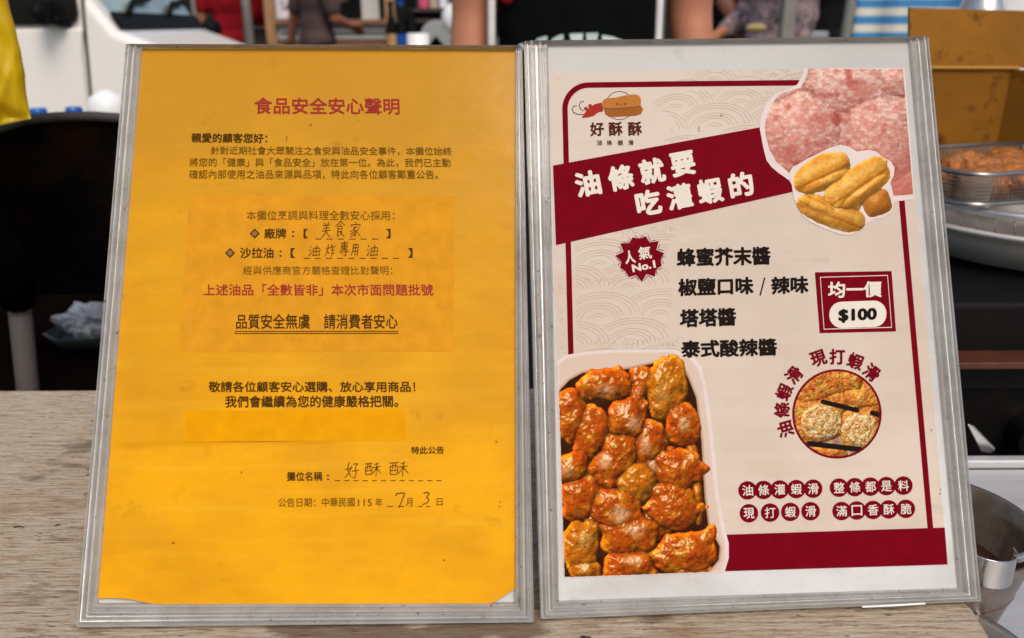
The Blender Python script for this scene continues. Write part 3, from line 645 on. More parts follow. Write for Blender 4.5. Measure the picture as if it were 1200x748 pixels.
DOUGH_O = [(925, 202), (929, 196), (933, 194), (945, 187), (959, 180), (972, 173.5), (985, 170), (995, 172.5), (1003.6, 178), (1017.6, 176), (1027, 178), (1034.5, 185), (1043, 189), (1048, 197), (1047, 206), (1043, 214), (1046, 226), (1048, 238), (1043, 250), (1035, 255), (1026, 257), (1019, 260), (1012, 264), (1005, 272), (995, 276), (984, 275), (972.7, 271), (961, 266), (950, 261), (941, 254), (935, 244), (930, 233), (928, 220)]
def dough_photo(X, Y):
    L_ = [(963, 203, 36, 20, -25, .25), (1004, 216, 44, 19, -33, .55), (1013, 224, 34, 9, -35, .7), (974, 250, 42, 17, 20, .2), (1027, 238, 17, 15, -20, .15), (968, 212, 30, 8, -22, .4), (962, 243, 28, 8, 22, .35), (992, 232, 20, 16, 20, .1)]
    H, ID, U, V = blobs(X, Y, L_, 500, .09); m = ID >= 0
    lam, sp_ = shade(np.maximum(H, -.2), X, Y, 81, 1.0, 17, 6, .15); n1 = fbm(X / 9, Y / 9, 13); n2 = fbm(X / 3, Y / 3, 23)
    b_ = mixc(np.ones(X.shape + (3,)) * col(208, 138, 44), col(234, 180, 88), (n1 - .45) * 3); b_ = mixc(b_, col(176, 98, 26), (n2 - .6) * 2.5)
    b_ = mixc(b_, col(160, 84, 34), (ID == 4) * .6)
    st = X[0, 1] - X[0, 0]; ao = np.clip((H - blur(np.maximum(H, -.3), int(3 / st))) * .8 + .86, .35, 1.08)
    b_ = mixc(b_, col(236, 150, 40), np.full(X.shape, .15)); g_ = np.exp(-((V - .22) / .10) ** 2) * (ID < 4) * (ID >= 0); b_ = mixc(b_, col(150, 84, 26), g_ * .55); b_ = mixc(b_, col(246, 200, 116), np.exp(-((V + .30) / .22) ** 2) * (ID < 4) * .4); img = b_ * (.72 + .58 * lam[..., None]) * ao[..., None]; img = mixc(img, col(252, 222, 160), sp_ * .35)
    return img, m
def circle_photo(X, Y):
    cx, cy = 980.6, 485.2
    L_ = [(962, 494, 27, 26, 0, .5), (1008, 504, 25, 24, 0, .5), (950, 460, 20, 18, 0, .1), (976, 449, 18, 16, 0, .2), (998, 446, 16, 14, 0, .1), (1006, 468, 20, 13, 0, .2), (985, 470, 16, 14, 0, .1), (1022, 462, 16, 20, 0, .1), (940, 484, 16, 18, 0, .05), (962, 443, 14, 12, 0, .15), (970, 532, 24, 10, 0, .1), (1018, 485, 14, 14, 0, 0), (938, 505, 12, 20, 0, .1)]
    H, ID, U, V = blobs(X, Y, L_, 700, .12); lam, sp_ = shade(np.maximum(H, -.2), X, Y, 91, 3, 11); n1 = fbm(X / 7, Y / 7, 14); n2 = fbm(X / 3, Y / 3, 24); n3 = fbm(X / 1.6, Y / 1.6, 34, 2)
    b_ = mixc(np.ones(X.shape + (3,)) * col(206, 112, 34), col(232, 176, 74), (n1 - .4) * 3); b_ = mixc(b_, col(158, 48, 20), (n2 - .58) * 4)
    r = np.sqrt(U ** 2 + V ** 2); th = np.arctan2(V, U); sw = .5 + .5 * np.sin(r * 17 + th * 2 + (n2 - .5) * 9)
    cut = (ID == 0) | (ID == 1)
    face = mixc(np.ones(X.shape + (3,)) * col(206, 136, 60), col(240, 214, 156), sw * 1.0); face = mixc(face, col(120, 70, 40), (n3 - .7) * 6)
    b_ = np.where((cut & (r < .86))[..., None], face, b_)
    img = b_ * (.45 + .68 * lam[..., None]); img = mixc(img, col(255, 240, 200), sp_ * .4)
    img = np.where((ID >= 0)[..., None], img, np.ones(X.shape + (3,)) * col(204, 160, 130) * (.55 + .6 * n1)[..., None])
    for (x0, y0, x1, y1, t) in ((964, 471, 1004, 481, 3.1), (1022, 484, 1034, 488, 3.2), (948, 520, 1008, 527, 3.4)):
        dx, dy = x1 - x0, y1 - y0; L2 = dx * dx + dy * dy; q = np.clip(((X - x0) * dx + (Y - y0) * dy) / L2, 0, 1); dd = np.hypot(X - x0 - q * dx, Y - y0 - q * dy)
        img = mixc(img, col(30, 22, 16), (t - dd) * 1.5)
    return img, np.hypot(X - cx, Y - cy) < 50

# ------------------------------------------------------------------ menu sign
A2 = Sheet(.128, .340, R(2.2), R(28.1), 'menu_sign', 'clear framed menu sign with maroon banner and photos of fried food')
o2 = [(614, 51), (1086, 46), (1147, 704), (633, 725)]; i2 = [(642, 53), (1064, 48.5), (1122, 689), (655, 704)]
frame(A2, o2, i2, PROF)
MB().prism([A2.P(x, y, .0036) for x, y in ((1005, 708.4), (1052, 705.8), (1078, 704.2), (1079, 706), (1050, 708), (1006, 710))], tuple((0, 0, .0012))).build('white_sliver', M_whitepl, A2.root, local=True)  # thin white strip lying on the bottom edge of the frame
MB().prism([A2.P(x, y, -.0040) for x, y in o2[::-1]], (0, 0, .0020)).build('backing_sheet', M_clear, A2.root, local=True)
sup0 = A2.P(870, 250, -.0045); b = MB()
b.prism([(sup0[0] - .03, sup0[1], -.0046), (sup0[0] + .03, sup0[1], -.0046), (sup0[0] + .03, sup0[1] - .006, -.0046), (sup0[0] - .03, sup0[1] - .006, -.0046)], (0, -.075, -.135))
b.build('easel_leg', M_clear, A2.root, local=True)
A2.poly('paper', [(641, 52.5), (1065, 48), (1123, 690), (654.5, 704.5)], 0)
MP = A2.layers['paper'].build('menu_paper', M_white, A2.root, local=True, fix=False)
A2.poly('beige', [(643.5, 85), (1059, 80), (1110.5, 661.5), (848, 669.5), (660.5, 676)], .0001)
# wave line pattern
def wave_field(poly, seeds, step=6.5, nring=11):
    P = np.array(poly); wk_ = A2.one('wave')
    for q, (cx, cy) in enumerate(seeds):
        sx, sy = 1.0, .62
        for k in range(1, nring + 1):
            if k % 4 == 3: continue
            rr = k * step; t = np.linspace(math.pi * 1.02, math.pi * 1.98, 34)
            X = cx + rr * sx * np.cos(t); Y = cy + rr * sy * np.sin(t) - (X - cx) * .10; inside = inpoly(X, Y, P)
            for (ox, oy, osx, osy) in done: inside &= ~(((X - ox) / osx) ** 2 + ((Y + (X - ox) * .10 - oy) / osy) ** 2 < 1)
            i = 0
            while i < 34:
                if inside[i]:
                    j = i
                    while j + 1 < 34 and inside[j + 1]: j += 1
                    if j - i >= 3: A2.ribbon(wk_, np.stack([X[i:j + 1], Y[i:j + 1]], 1), .5, .00016)
                    i = j + 1
                else: i += 1
        done.append((cx, cy, nring * step * sx + 1.5, nring * step * sy + 1.5))
done = []
rw = random.Random(5)
wave_field([(756, 118), (800, 106), (934, 104), (898, 118), (890, 148), (776, 168), (790, 140)], [(800, 188), (872, 176), (760, 158), (836, 150), (905, 142), (790, 128), (866, 122), (930, 116)], 4.6, 10)
done = []
wave_field([(766, 88), (800, 83), (942, 81), (937, 95), (800, 96)], [(800, 116), (870, 112), (935, 108), (836, 96), (905, 92)], 4.4, 8)
done = []
wave_field([(674, 287), (740, 272), (800, 262), (780, 300), (790, 345), (782, 392), (800, 412), (674, 412)], [(700, 440), (772, 436), (664, 408), (738, 404), (808, 404), (700, 374), (772, 370), (664, 342), (738, 338), (700, 312), (772, 306), (664, 304)], 5.0, 10)
done = []
wave_field([(652, 292), (658, 290), (663, 412), (655, 412)], [(655, 340), (655, 380), (658, 420)], 5, 7)
for (x0, x1, y0) in ((700, 800, 402), (672, 720, 332), (690, 790, 274), (905, 940, 92)):     # curled wave crests
    x = x0; wk_ = A2.one('wave')
    while x < x1:
        t = np.linspace(0, 4.6, 14); rr = 1.2 + t * .75; A2.ribbon(wk_, np.stack([x + rr * np.cos(t + 2), y0 + rw.uniform(-5, 5) + rr * np.sin(t + 2)], 1), .45, .00016); x += rw.uniform(5, 10)
# maroon frame line and banner
top = [(661.5, 416)] ; arc = [(662 + 28 - 28 * math.cos(t), 100 + 28 - 28 * math.sin(t)) for t in np.linspace(0, math.pi / 2, 12)]
A2.ribbon('maroon', [(669, 416), (662.3, 140)] + arc + [(800, 98.6), (945, 97.2)], 6.4, .0002)
A2.ribbon(A2.one('maroon'), [(1056.5, 234), (1090.2, 620)], 6.6, .0002)
A2.poly('band', [(648, 194.3), (890, 149.5), (955, 137), (962, 218), (925, 226), (651.5, 287.5)], .00024)
A2.poly('band', [(848.6, 626.7), (1106.8, 618.3), (1110.2, 661.6), (846.6, 669.6)], .00024)
for ch, p, sz in (('油', (688.8, 215.5), 30), ('條', (727.4, 208.6), 30), ('就', (764, 200.8), 30), ('要', (800, 192.3), 29), ('吃', (759.8, 237.6), 30), ('灌', (796.2, 230.8), 30), ('蝦', (832, 224), 30), ('的', (868.2, 216.6), 29)):
    A2.char('bandword', ch, p, sz, 10.5, .0003, .042)
# logo
A2.ribbon('logo_line', [(726 + 16.5 * math.cos(t), 124 + 16.5 * math.sin(t)) for t in np.linspace(0, 2 * math.pi, 40, endpoint=False)], .8, .00018, True)
A2.poly('bun_d', [(706, 121), (708, 129), (709, 134), (714, 137.5), (728, 137), (745, 136), (751, 134), (753.5, 129), (752, 125), (730, 122)], .00022)
A2.poly('bun', [(704.8, 124.5), (706, 119), (710, 115.6), (722, 114.6), (733, 112), (744, 110.8), (749, 112.4), (751, 117), (751, 124), (745, 125.6), (725, 127), (712, 128)], .00026)
A2.ribbon('logo_line', [(706, 128), (720, 127.6), (737, 126.6), (750, 124.6)], .7, .0003)
for x in (723, 732.4): A2.ribbon('logo_line', [(x - 1.4, 121.4), (x, 123.2), (x + 1.4, 121.4)], 1.3, .0003)
A2.ribbon('logo_line', [(726, 122.6), (727.5, 123.6), (729, 122.6)], .7, .0003)
A2.poly('shrimp', [(681.5, 138.6), (686, 131.5), (690, 126.5), (697, 122.4), (704.6, 120.4), (706.8, 126), (706.6, 131), (701, 132), (696, 136), (689, 138)], .00024)
for k, (x, y) in enumerate(((686.5, 127.6), (691.5, 124.4))): A2.poly('shrimp', [(x + 2.2 * math.cos(t), y + 2.2 * math.sin(t)) for t in np.linspace(0, 2 * math.pi, 12, endpoint=False)], .00026)
A2.ribbon('logo_line', [(676, 124.4), (672, 124.6), (670.4, 128), (672, 132), (677, 134.4), (684, 134.4)], .9, .0003); A2.ribbon('logo_line', [(684.5, 119.2), (680.6, 119.8), (678.6, 123), (679.8, 127.4), (683.5, 130.6)], .9, .0003)
for ch, x in (('好', 699.6), ('酥', 721.4), ('酥', 744)): A2.char('brown', ch, (x, 151.6 - (x - 700) * .01), 16.4, 3, .0003, .03, 1.0)
for ch, x in (('油', 702.4), ('條', 714), ('蝦', 727), ('滑', 739.2)): A2.char('brown', ch, (x, 167.6), 6.2, 1, .0003, .012)
# starburst
pts = []
for k in range(22):
    t = 2 * math.pi * k / 22 - .2; rr = (28.5 if k % 2 == 0 else 22.5) * (1 + .06 * math.sin(k * 2.3)); pts.append((750.4 + rr * math.cos(t), 302.4 + rr * .94 * math.sin(t)))
A2.poly('burst', pts, .00024)
for k in range(0, 22, 2):                        # thin arcs hugging the burst between its points
    t = 2 * math.pi * (k + 1) / 22 - .2; q = [(750.4 + (23.4 + 2.4 * abs(u) * 2) * math.cos(t + u * .17), 302.4 + (23.4 + 2.4 * abs(u) * 2) * .94 * math.sin(t + u * .17)) for u in np.linspace(-1, 1, 7)]
    A2.ribbon('burst_line', q, .7, .00022)
A2.char('cream', '人', (738, 301.5), 15.5, 9, .0003, .035, .8); A2.char('cream', '氣', (755.5, 296.6), 15.5, 9, .0003, .022)
A2.text('cream', 'No.1', (741.4, 319.6), (768.6, 314.0), (739.8, 310.6), .0003, .04)
# flavours
line(A2, 'black', '蜂蜜芥末醬', 793, 903, 291.2, 313, 310.6, .037, .0003)
line(A2, 'black', '椒鹽口味', 794.6, 883, 326.8, 347.6, 345, .037, .0003); A2.ribbon('black', [(890.6, 346.5), (896, 325.5)], 1.6, .0003); line(A2, 'black', '辣味', 903.6, 947.4, 324.6, 345.4, 343.8, .037, .0003)
line(A2, 'black', '塔塔醬', 796.6, 862.6, 362.6, 384.2, 382, .037, .0003)
line(A2, 'black', '泰式酸辣醬', 798, 910.6, 399.2, 420, 417, .037, .0003)
# price box
A2.poly('price', [(954.8, 319.4), (1044.6, 317.9), (1049.8, 388.6), (960.4, 390.6)], .00024)
A2.ribbon(A2.one('inset'), [(961, 325.2), (1039.8, 323), (1044.6, 383.8), (965.4, 386)], 1.1, .0003, True)
def rr_rect(cx, cy, hw, hh, r_, sk=0):
    q = []
    for sx, sy, a0 in ((1, -1, -90), (1, 1, 0), (-1, 1, 90), (-1, -1, 180)):
        for t in np.linspace(a0, a0 + 90, 8): q.append((cx + sx * (hw - r_) + r_ * math.cos(R(t)), cy + sy * (hh - r_) + r_ * math.sin(R(t)) - sk * (sx * hw)))
    return q
A2.poly('cream', rr_rect(1005, 368.6, 33.4, 15.4, 14.5, .02), .00032)
line(A2, 'cream', '均一價', 970, 1033.2, 330.4, 349.6, 348.6, .03, .00034)
line(A2, 'black', '$100', 982, 1027.4, 362.6, 379, 377, .05, .0004)
# round photo with curved words
A2.poly('ring', [(980.6 + 52.4 * math.cos(t), 485.2 + 52.4 * math.sin(t)) for t in np.linspace(0, 2 * math.pi, 72, endpoint=False)], .00022)
for ch, x, y in (('油', 920.5, 503.2), ('條', 916.2, 480.6), ('蝦', 918.8, 459.4), ('滑', 930.2, 439.6), ('現', 958.8, 420), ('打', 981, 418.2), ('蝦', 1002.4, 423.6), ('滑', 1021.4, 436.6)):
    A2.char('arc', ch, (x, y), 18.6, math.degrees(math.atan2(-(y - 485.2), x - 980.6)) - 90, .0003, .032)
# word discs
def discs(word, xs, y0, y1, r_=10.9):
    n = len(xs)
    for k, (ch, x) in enumerate(zip(word, xs)):
        y = y0 + (y1 - y0) * k / (n - 1); A2.poly(A2.one('disc'), [(x + r_ * math.cos(t), y + r_ * math.sin(t)) for t in np.linspace(0, 2 * math.pi, 28, endpoint=False)], .00024 + k * .000004)
        A2.char('cream', ch, (x, y), 12.6, 2, .0003, .012)
discs('油條灌蝦滑', (875.9, 894.6, 913.6, 933, 952.7), 574.8, 572.8); discs('整條都是料', (983, 1001.5, 1019.8, 1038.4, 1058.4), 571.6, 569.2)
discs('現打蝦滑', (877.5, 902.3, 926, 949.7), 601.6, 599.2); discs('滿口香酥脆', (986, 1003.8, 1022.9, 1041.3, 1061.3), 599, 596.4)
# photo outlines
A2.poly('outline', PINK_O, .00027); A2.poly('outline', DOUGH_O, .00037)
A2.poly('outline', [TO(*p) for p in ((33, 60), (58, 42), (120, 32), (200, 26), (384, 26), (440, 44), (468, 76), (482, 130), (500, 250), (520, 450), (538, 560), (551, 610), (551, 655), (538, 698), (54, 715))], .00028)
A2.flush({'beige': ('beige_print', M_beige), 'wave': ('wave_pattern', M_wave), 'maroon': ('frame_line', M_maroon), 'band': ('maroon_banner', M_maroon), 'cream': ('cream_lettering', M_cream), 'black': ('black_lettering', M_black_ink),
          'inset': ('price_box_line', M_cream), 'disc': ('word_disc', M_maroon), 'burst': ('starburst', M_maroon), 'price': ('price_box', M_maroon), 'bandword': ('banner_lettering', M_cream), 'arc': ('curved_lettering', M_maroon), 'ring': ('photo_ring', M_maroon), 'outline': ('photo_outline', M_outline), 'logo_line': ('logo_linework', M_logo_line), 'bun': ('logo_bun', M_bun), 'bun_d': ('logo_bun_base', M_bun_d),
          'shrimp': ('logo_shrimp', M_logo_red), 'brown': ('logo_lettering', M_brown_ink), 'burst_line': ('burst_outline', M_maroon)}, MP)
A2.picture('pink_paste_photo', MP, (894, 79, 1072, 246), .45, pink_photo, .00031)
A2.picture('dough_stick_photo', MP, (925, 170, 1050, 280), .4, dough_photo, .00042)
A2.picture('tray_photo', MP, (652, 409, 851, 678), .45, tray_photo, .00032)
A2.picture('round_photo', MP, (929, 434, 1032, 537), .4, circle_photo, .00028)

COL.objects.unlink(_to); bpy.data.objects.remove(_to)
exec_marker = True
# ------------------------------------------------------------------ people
def remeshed(mb, name, m, parent, vox, smooth_it=4):
    I = WM[parent].inverted(); me = bpy.data.meshes.new(name + '_raw'); me.from_pydata([tuple(I @ Vector(p)) for p in mb.v], [], mb.f); me.update()
    bm_ = bmesh.new(); bm_.from_mesh(me); bmesh.ops.recalc_face_normals(bm_, faces=bm_.faces); bm_.to_mesh(me); bm_.free()
    o = bpy.data.objects.new(name, me); COL.objects.link(o)
    q = o.modifiers.new('r', 'REMESH'); q.mode = 'VOXEL'; q.voxel_size = vox; q2 = o.modifiers.new('s', 'SMOOTH'); q2.iterations = smooth_it; q2.factor = .5
    dg = bpy.context.evaluated_depsgraph_get(); dg.update(); me2 = bpy.data.meshes.new_from_object(o.evaluated_get(dg)); me2.name = name
    me2.polygons.foreach_set('use_smooth', [True] * len(me2.polygons)); me2.materials.clear(); me2.materials.append(m)
    bpy.data.objects.remove(o); bpy.data.meshes.remove(me)
    o = bpy.data.objects.new(name, me2); link(o, parent); return o
def hand_geo(mb, wrist, d, side, sc=1.0, front=None):
    """palm, four curled fingers and a thumb; d = direction of the forearm"""
    wrist = Vector(wrist); d = Vector(d).normalized(); f = Vector(front or (0, -1, 0)); f = (f - d * f.dot(d)).normalized(); a = d.cross(f) * 1.0
    mb.cap(wrist + d * .015 + f * .018, wrist + d * .075 + f * .022, .02 * sc, .018 * sc, 8); mb.cap(wrist + d * .015 - f * .018, wrist + d * .075 - f * .022, .02 * sc, .018 * sc, 8); mb.cap(wrist, wrist + d * .07, .024 * sc, .022 * sc, 8)
    inward = a * (-side)
    for k, (o_, L_) in enumerate(((.032, .068), (.011, .078), (-.011, .072), (-.032, .056))):
        p0 = wrist + d * .078 + f * o_; p1 = p0 + d * L_ * .45 + inward * .008; p2 = p1 + d * L_ * .35 + inward * .018; p3 = p2 + d * L_ * .15 + inward * .02
        mb.cap(p0, p1, .0098, .009, 8); mb.cap(p1, p2, .009, .0085, 8); mb.cap(p2, p3, .0085, .0075, 8)
    t0 = wrist + d * .03 + f * .03; t1 = t0 + d * .03 + f * .026 + inward * .01; mb.cap(t0, t1, .013, .011, 8); mb.cap(t1, t1 + d * .03 + f * .006 + inward * .008, .011, .009, 8)
def person(px, Y, rz, label, spec, group=None, h=1.0):
    X = at(px, 30, Y).x; t = thing('person', label, 'person', (X, Y, 0), rz, group); W = WM[t]
    T = lambda x, y, z: W @ Vector((x * h, y * h, z * h))
    vox = spec.get('vox', .014); b_ = MB(); s_ = MB(); sk = spec.get('skin', M_skin)
    E = lambda mb, cen, rad, n=18: mb.ell(T(*cen), [q * h for q in rad], n, rot=(0, 0, rz))
    E(b_, (0, 0, .95), (.155, .105, .13)); E(b_, (0, 0, 1.08), (.135, .09, .16)); E(b_, (0, 0, 1.26), (.155, .102, .18)); b_.cap(T(-.15, .005, 1.385), T(.15, .005, 1.385), .055 * h, .055 * h)
    b_.cap(T(0, .01, 1.40), T(0, -.005, 1.53), .056 * h, .052 * h); E(b_, (0, -.01, 1.625), (.074, .094, .112)); E(b_, (0, -.02, 1.57), (.055, .07, .06)); b_.cap(T(0, -.098, 1.63), T(0, -.112, 1.603), .009 * h, .014 * h, 8)
    for s in (-1, 1): E(b_, (s * .075, .005, 1.62), (.014, .022, .032), 10)
    arms = spec.get('arms', {}); sl = spec.get('sleeve', .6)
    for s in (-1, 1):
        el, wr = arms.get(s, ((s * .235, .02, 1.11), (s * .25, -.04, .87)))
        sh = (s * .185, .005, 1.385); b_.cap(T(*sh), T(*el), .052 * h, .042 * h); b_.cap(T(*el), T(*wr), .042 * h, .027 * h)
        d = T(*wr) - T(*el); hand_geo(b_, T(*wr), d, s, 1.0, (W.to_3x3() @ Vector((0, -1, .1))))
        if sl > 0:
            e2 = Vector(sh) + (Vector(el) - Vector(sh)) * min(1, sl); s_.cap(T(*sh), T(*e2), .066 * h, .062 * h)
            if sl > 1: e3 = Vector(el) + (Vector(wr) - Vector(el)) * (sl - 1); s_.cap(T(*el), T(*e3), .06 * h, .046 * h)
        b_.cap(T(s * .085, 0, .92), T(s * .095, -.012, .50), .082 * h, .056 * h); b_.cap(T(s * .095, -.012, .5), T(s * .095, .015, .09), .055 * h, .038 * h)
        b_.cap(T(s * .095, .02, .045), T(s * .105, -.14, .038), .04 * h, .034 * h)
    body = remeshed(b_, 'body', sk, t, vox)
    wx = spec.get('wide', 1.0)
    E(s_, (0, 0, 1.10), (.150 * wx, .108, .2)); E(s_, (0, 0, 1.26), (.172 * wx, .118, .19)); E(s_, (0, 0, .98), (.168 * wx, .122, .14))
    if sl > 0: s_.cap(T(-.15, .005, 1.388), T(.15, .005, 1.388), .066 * h, .066 * h)
    else:
        for s in (-1, 1): s_.cap(T(s * .11, .005, 1.30), T(s * .095, .005, 1.42), .062 * h, .05 * h)
    shirt = remeshed(s_, spec.get('topname', 'shirt'), spec['top'], t, vox)
    p_ = MB(); E(p_, (0, 0, .93), (.166, .118, .13))
    for s in (-1, 1): p_.cap(T(s * .086, 0, .9), T(s * .097, -.012, .50), .092 * h, .07 * h); p_.cap(T(s * .097, -.012, .5), T(s * .097, .015, .11), .07 * h, .058 * h)
    remeshed(p_, 'trousers', spec['bottom'], t, vox)
    k_ = MB(); E(k_, (0, .012, 1.655), (.083, .1, .1)); E(k_, (0, .04, 1.60), (.08, .075, .09)); remeshed(k_, 'hair', M_hair, t, .01)
    for s in (-1, 1):
        MB().ell(T(s * .031, -.098, 1.635), (.011, .006, .007), 10, rot=(0, 0, rz)).build('eye', M_blackp, t, smooth=True)
        q = MB(); q.cap(T(s * .096, .02, .045), T(s * .107, -.145, .042), .05 * h, .044 * h); remeshed(q, 'shoe', M_blackp, t, .012)
    MB().ell(T(0, -.087, 1.558), (.024, .008, .006), 10, rot=(0, 0, rz)).build('mouth', M_darkred, t, smooth=True)
    return t, shirt, body
# the seller behind the signs
seller, top_, body_ = person(680, 1.56, 0, 'seller in black sleeveless top with white piping standing behind the two signs',
    dict(top=M_top, bottom=M_navy, skin=M_skin, sleeve=0, vox=.009, wide=1.02, topname='sleeveless_top', arms={-1: ((-.192, .01, 1.10), (-.222, -.06, .86)), 1: ((.198, .01, 1.10), (.226, -.06, .86))}), h=1.0)
def drape(obj, T_, pts, lift=.003):
    me = obj.data; bvh = BVHTree.FromPolygons([v.co[:] for v in me.vertices], [tuple(p.vertices) for p in me.polygons]); I = T_.inverted(); out = []
    for p in pts:
        o = I @ Vector(p); hit = bvh.ray_cast(Vector((o.x, -1, o.z)), Vector((0, 1, 0)))
        q = hit[0] if hit[0] is not None else Vector((o.x, -.05, o.z)); n = hit[1] if hit[0] is not None else Vector((0, -1, 0)); out.append(T_ @ (q + n * lift))
    return out
Ws = WM[seller]
for px in (574, 780):
    P_ = [at(px + (1 if px > 600 else -1) * dz * 10, 0, 1.45) for dz in (0,)][0]; xs = P_.x
    line_ = drape(top_, Ws, [(xs + (.004 if px < 600 else -.004) * (z - 1.0) * 3, 0, z) for z in np.linspace(.92, 1.40, 22)], .002)
    MB().tube(line_, .0072, 8).build('piping', M_trim, seller, smooth=True)
pr = MB()
for q in (((628, 51), (630.5, 45.5), (641, 42.2), (642.6, 44), (640.6, 50)), ((646, 52), (647.6, 46), (655, 41.2), (660.6, 40.4), (661, 46), (655, 52)), ((668, 39.6), (683.4, 39), (683, 45), (681, 52), (671, 52), (669, 46)), ((687, 39), (701, 38.6), (700.6, 45), (697, 52), (689, 52), (687.6, 46)), ((705.6, 41), (718, 43), (731.6, 48.4), (733, 53), (719, 53), (706, 50)), ((606, 59), (610, 53), (615, 52), (614, 59)), ((745, 58), (741, 53), (751, 58), (750, 62))):
    w_ = drape(top_, Ws, [at(x, y, 1.45) for x, y in q], .002); pr.prism(w_, (0, -.0012, 0))
pr.build('chest_print', M_print_white, seller)
q = drape(top_, Ws, [at(597, -4, 1.45)], .004)[0]; MB().ell(q, (.012, .006, .012), 12).build('badge', M_redcloth, seller, smooth=True)

pt_, _, _ = person(371, 5.9, R(125), 'person in brown tee with dark red sleeves and black glove seen across the street', dict(top=M_browntee, bottom=M_black2, skin=M_skin_d, sleeve=.75, wide=.92, arms={1: ((.27, .05, 1.14), (.34, .07, .95)), -1: ((-.2, -.05, 1.12), (-.1, -.2, 1.08))}))
gl = MB(); gl.cap(WM[pt_] @ Vector((.345, .072, .935)), WM[pt_] @ Vector((.375, .08, .82)), .042, .046); gl.build('glove', M_blackp, pt_, smooth=True)
person(272, 7.2, R(20), 'person in red shirt standing beyond the bonnet of the white van', dict(top=M_redcloth, bottom=M_black2, skin=M_skin_d, sleeve=.6))
person(858, 4.4, R(0), 'person in black tee with white chest mark at right of the seller', dict(top=M_black2, bottom=M_navy, skin=M_skin_d, sleeve=.62, arms={-1: ((-.05, -.17, 1.13), (.035, -.21, .93))}))
person(907, 4.0, R(-80), 'person in patterned blouse holding a bread roll beside the grey post', dict(top=M_floral, bottom=M_jean, skin=M_skin, sleeve=1.6, arms={-1: ((-.22, -.03, 1.12), (-.1, -.25, 1.02))}))
person(946, 5.0, R(72), 'person in bright blue short sleeved shirt right of the grey post', dict(top=M_bluecloth, bottom=M_jean, skin=M_skin_d, sleeve=.62, arms={-1: ((-.24, -.03, 1.12), (-.12, -.16, .92)), 1: ((.235, .02, 1.11), (.2, -.2, 1.0))}))
person(976, 4.8, R(10), 'person in black clothes near the leaning tarp pole', dict(top=M_black2, bottom=M_black2, skin=M_skin_d, sleeve=.9))
person(992, 5.3, R(-15), 'person in grey patterned top partly behind the leaning pole', dict(top=M_greycl, bottom=M_navy, skin=M_skin_d, sleeve=1.5))

# ------------------------------------------------------------------ white van
W0 = at(135, 35, 3.0); vr = math.atan2(.12, .993)
van = thing('white_van', 'white van with black side mirror parked at the left behind the stall', 'van', (W0.x, W0.y, 0), vr)
Wv = WM[van]; V_ = lambda s, y, z: Wv @ Vector((s, y, z))
prof = [(-2.9, .28), (-2.9, 1.55), (-2.75, 1.82), (-.62, 1.84), (-.5, 1.80), (0, W0.z), (.22, .985), (.30, .90), (.345, .72), (.36, .48), (.34, .28)]
MB().prism([V_(s, 0, z) for s, z in prof], Wv.to_3x3() @ Vector((0, 1.30, 0))).build('body', M_vanwhite, van, bevel=.035)
def side(s, z, off=0): return V_(s, -off, z)
drs = [(-1.12, .36), (-1.12, 1.04), (-.115, 1.04), (-.075, .70), (-.07, .36)]
def vp(px, py):
    n_ = Wv.to_3x3() @ Vector((0, 1, 0)); d_ = Vector(ray(px, py)); k_ = (Wv.translation - Vector(CAM)).dot(n_) / d_.dot(n_); q_ = Wv.inverted() @ (Vector(CAM) + d_ * k_); return (q_.x, q_.z)
seam = [vp(97, 2), vp(102, 60), vp(108, 128)]; drs = [(-1.12, .36), (-1.12, 1.075), (seam[0][0] - .012, 1.075), (seam[1][0] - .012, seam[1][1]), (seam[2][0] - .012, seam[2][1]), (seam[2][0] - .01, .36)]
dr = MB().prism([V_(s, -.014, z) for s, z in drs], Wv.to_3x3() @ Vector((0, .03, 0))).build('door', M_vanwhite, van, bevel=.008)
MB().prism([V_(s, -.0165, z) for s, z in ((-1.0, .86), (-1.0, .90), (-.86, .90), (-.86, .86))], Wv.to_3x3() @ Vector((0, -.03, 0))).build('handle', M_blackp, dr, bevel=.006)
MB().prism([side(*q, .018) for q in [vp(x, y) for x, y in ((-190, -120), (-190, 31), (20, 30), (78, 29.5), (90, 26), (93, 16), (90, -2), (80, -38), (62, -120))]], Wv.to_3x3() @ Vector((0, .03, 0))).build('side_window', M_glass, van, bevel=.004)
MB().prism([side(s, z, .012) for s, z in ((-2.6, 1.09), (-2.5, 1.49), (-1.24, 1.49), (-1.24, 1.09))], Wv.to_3x3() @ Vector((0, .02, 0))).build('side_window', M_glass, van)
sm = [vp(94, -40)] + seam + [(seam[2][0], .36)]
MB().prism([side(s - .005, z, .005) for s, z in sm] + [side(s + .005, z, .005) for s, z in sm[::-1]], Wv.to_3x3() @ Vector((0, .016, 0))).build('door_seam', M_seam, van)
nrm = Vector((.5, 0, 1.80 - W0.z)); sl_n = Vector((1.80 - W0.z, 0, .5)).normalized()
wp = lambda f, y: V_(0, 0, 0) + Wv.to_3x3() @ (Vector((-.5 * f, y, 0)) + sl_n * .008) + Vector((0, 0, W0.z + (1.80 - W0.z) * f))
MB().prism([wp(.04, .07), wp(.04, 1.23), wp(.94, 1.17), wp(.94, .13)], Wv.to_3x3() @ (sl_n * -.02)).build('windscreen', M_screen, van)
MB().prism([wp(-.005, .03), wp(-.005, 1.27), wp(.07, 1.25), wp(.07, .05)], Wv.to_3x3() @ (sl_n * .012)).build('cowl', M_blackp, van, bevel=.004)
for y0, y1 in ((.2, .62), (.75, 1.18)): MB().tube([wp(.03, y0) + Vector((0, 0, .03)), wp(.10, (y0 + y1) / 2) + Vector((0, 0, .03)), wp(.11, y1) + Vector((0, 0, .03))], .012, 8).build('wiper', M_blackp, van, smooth=True)
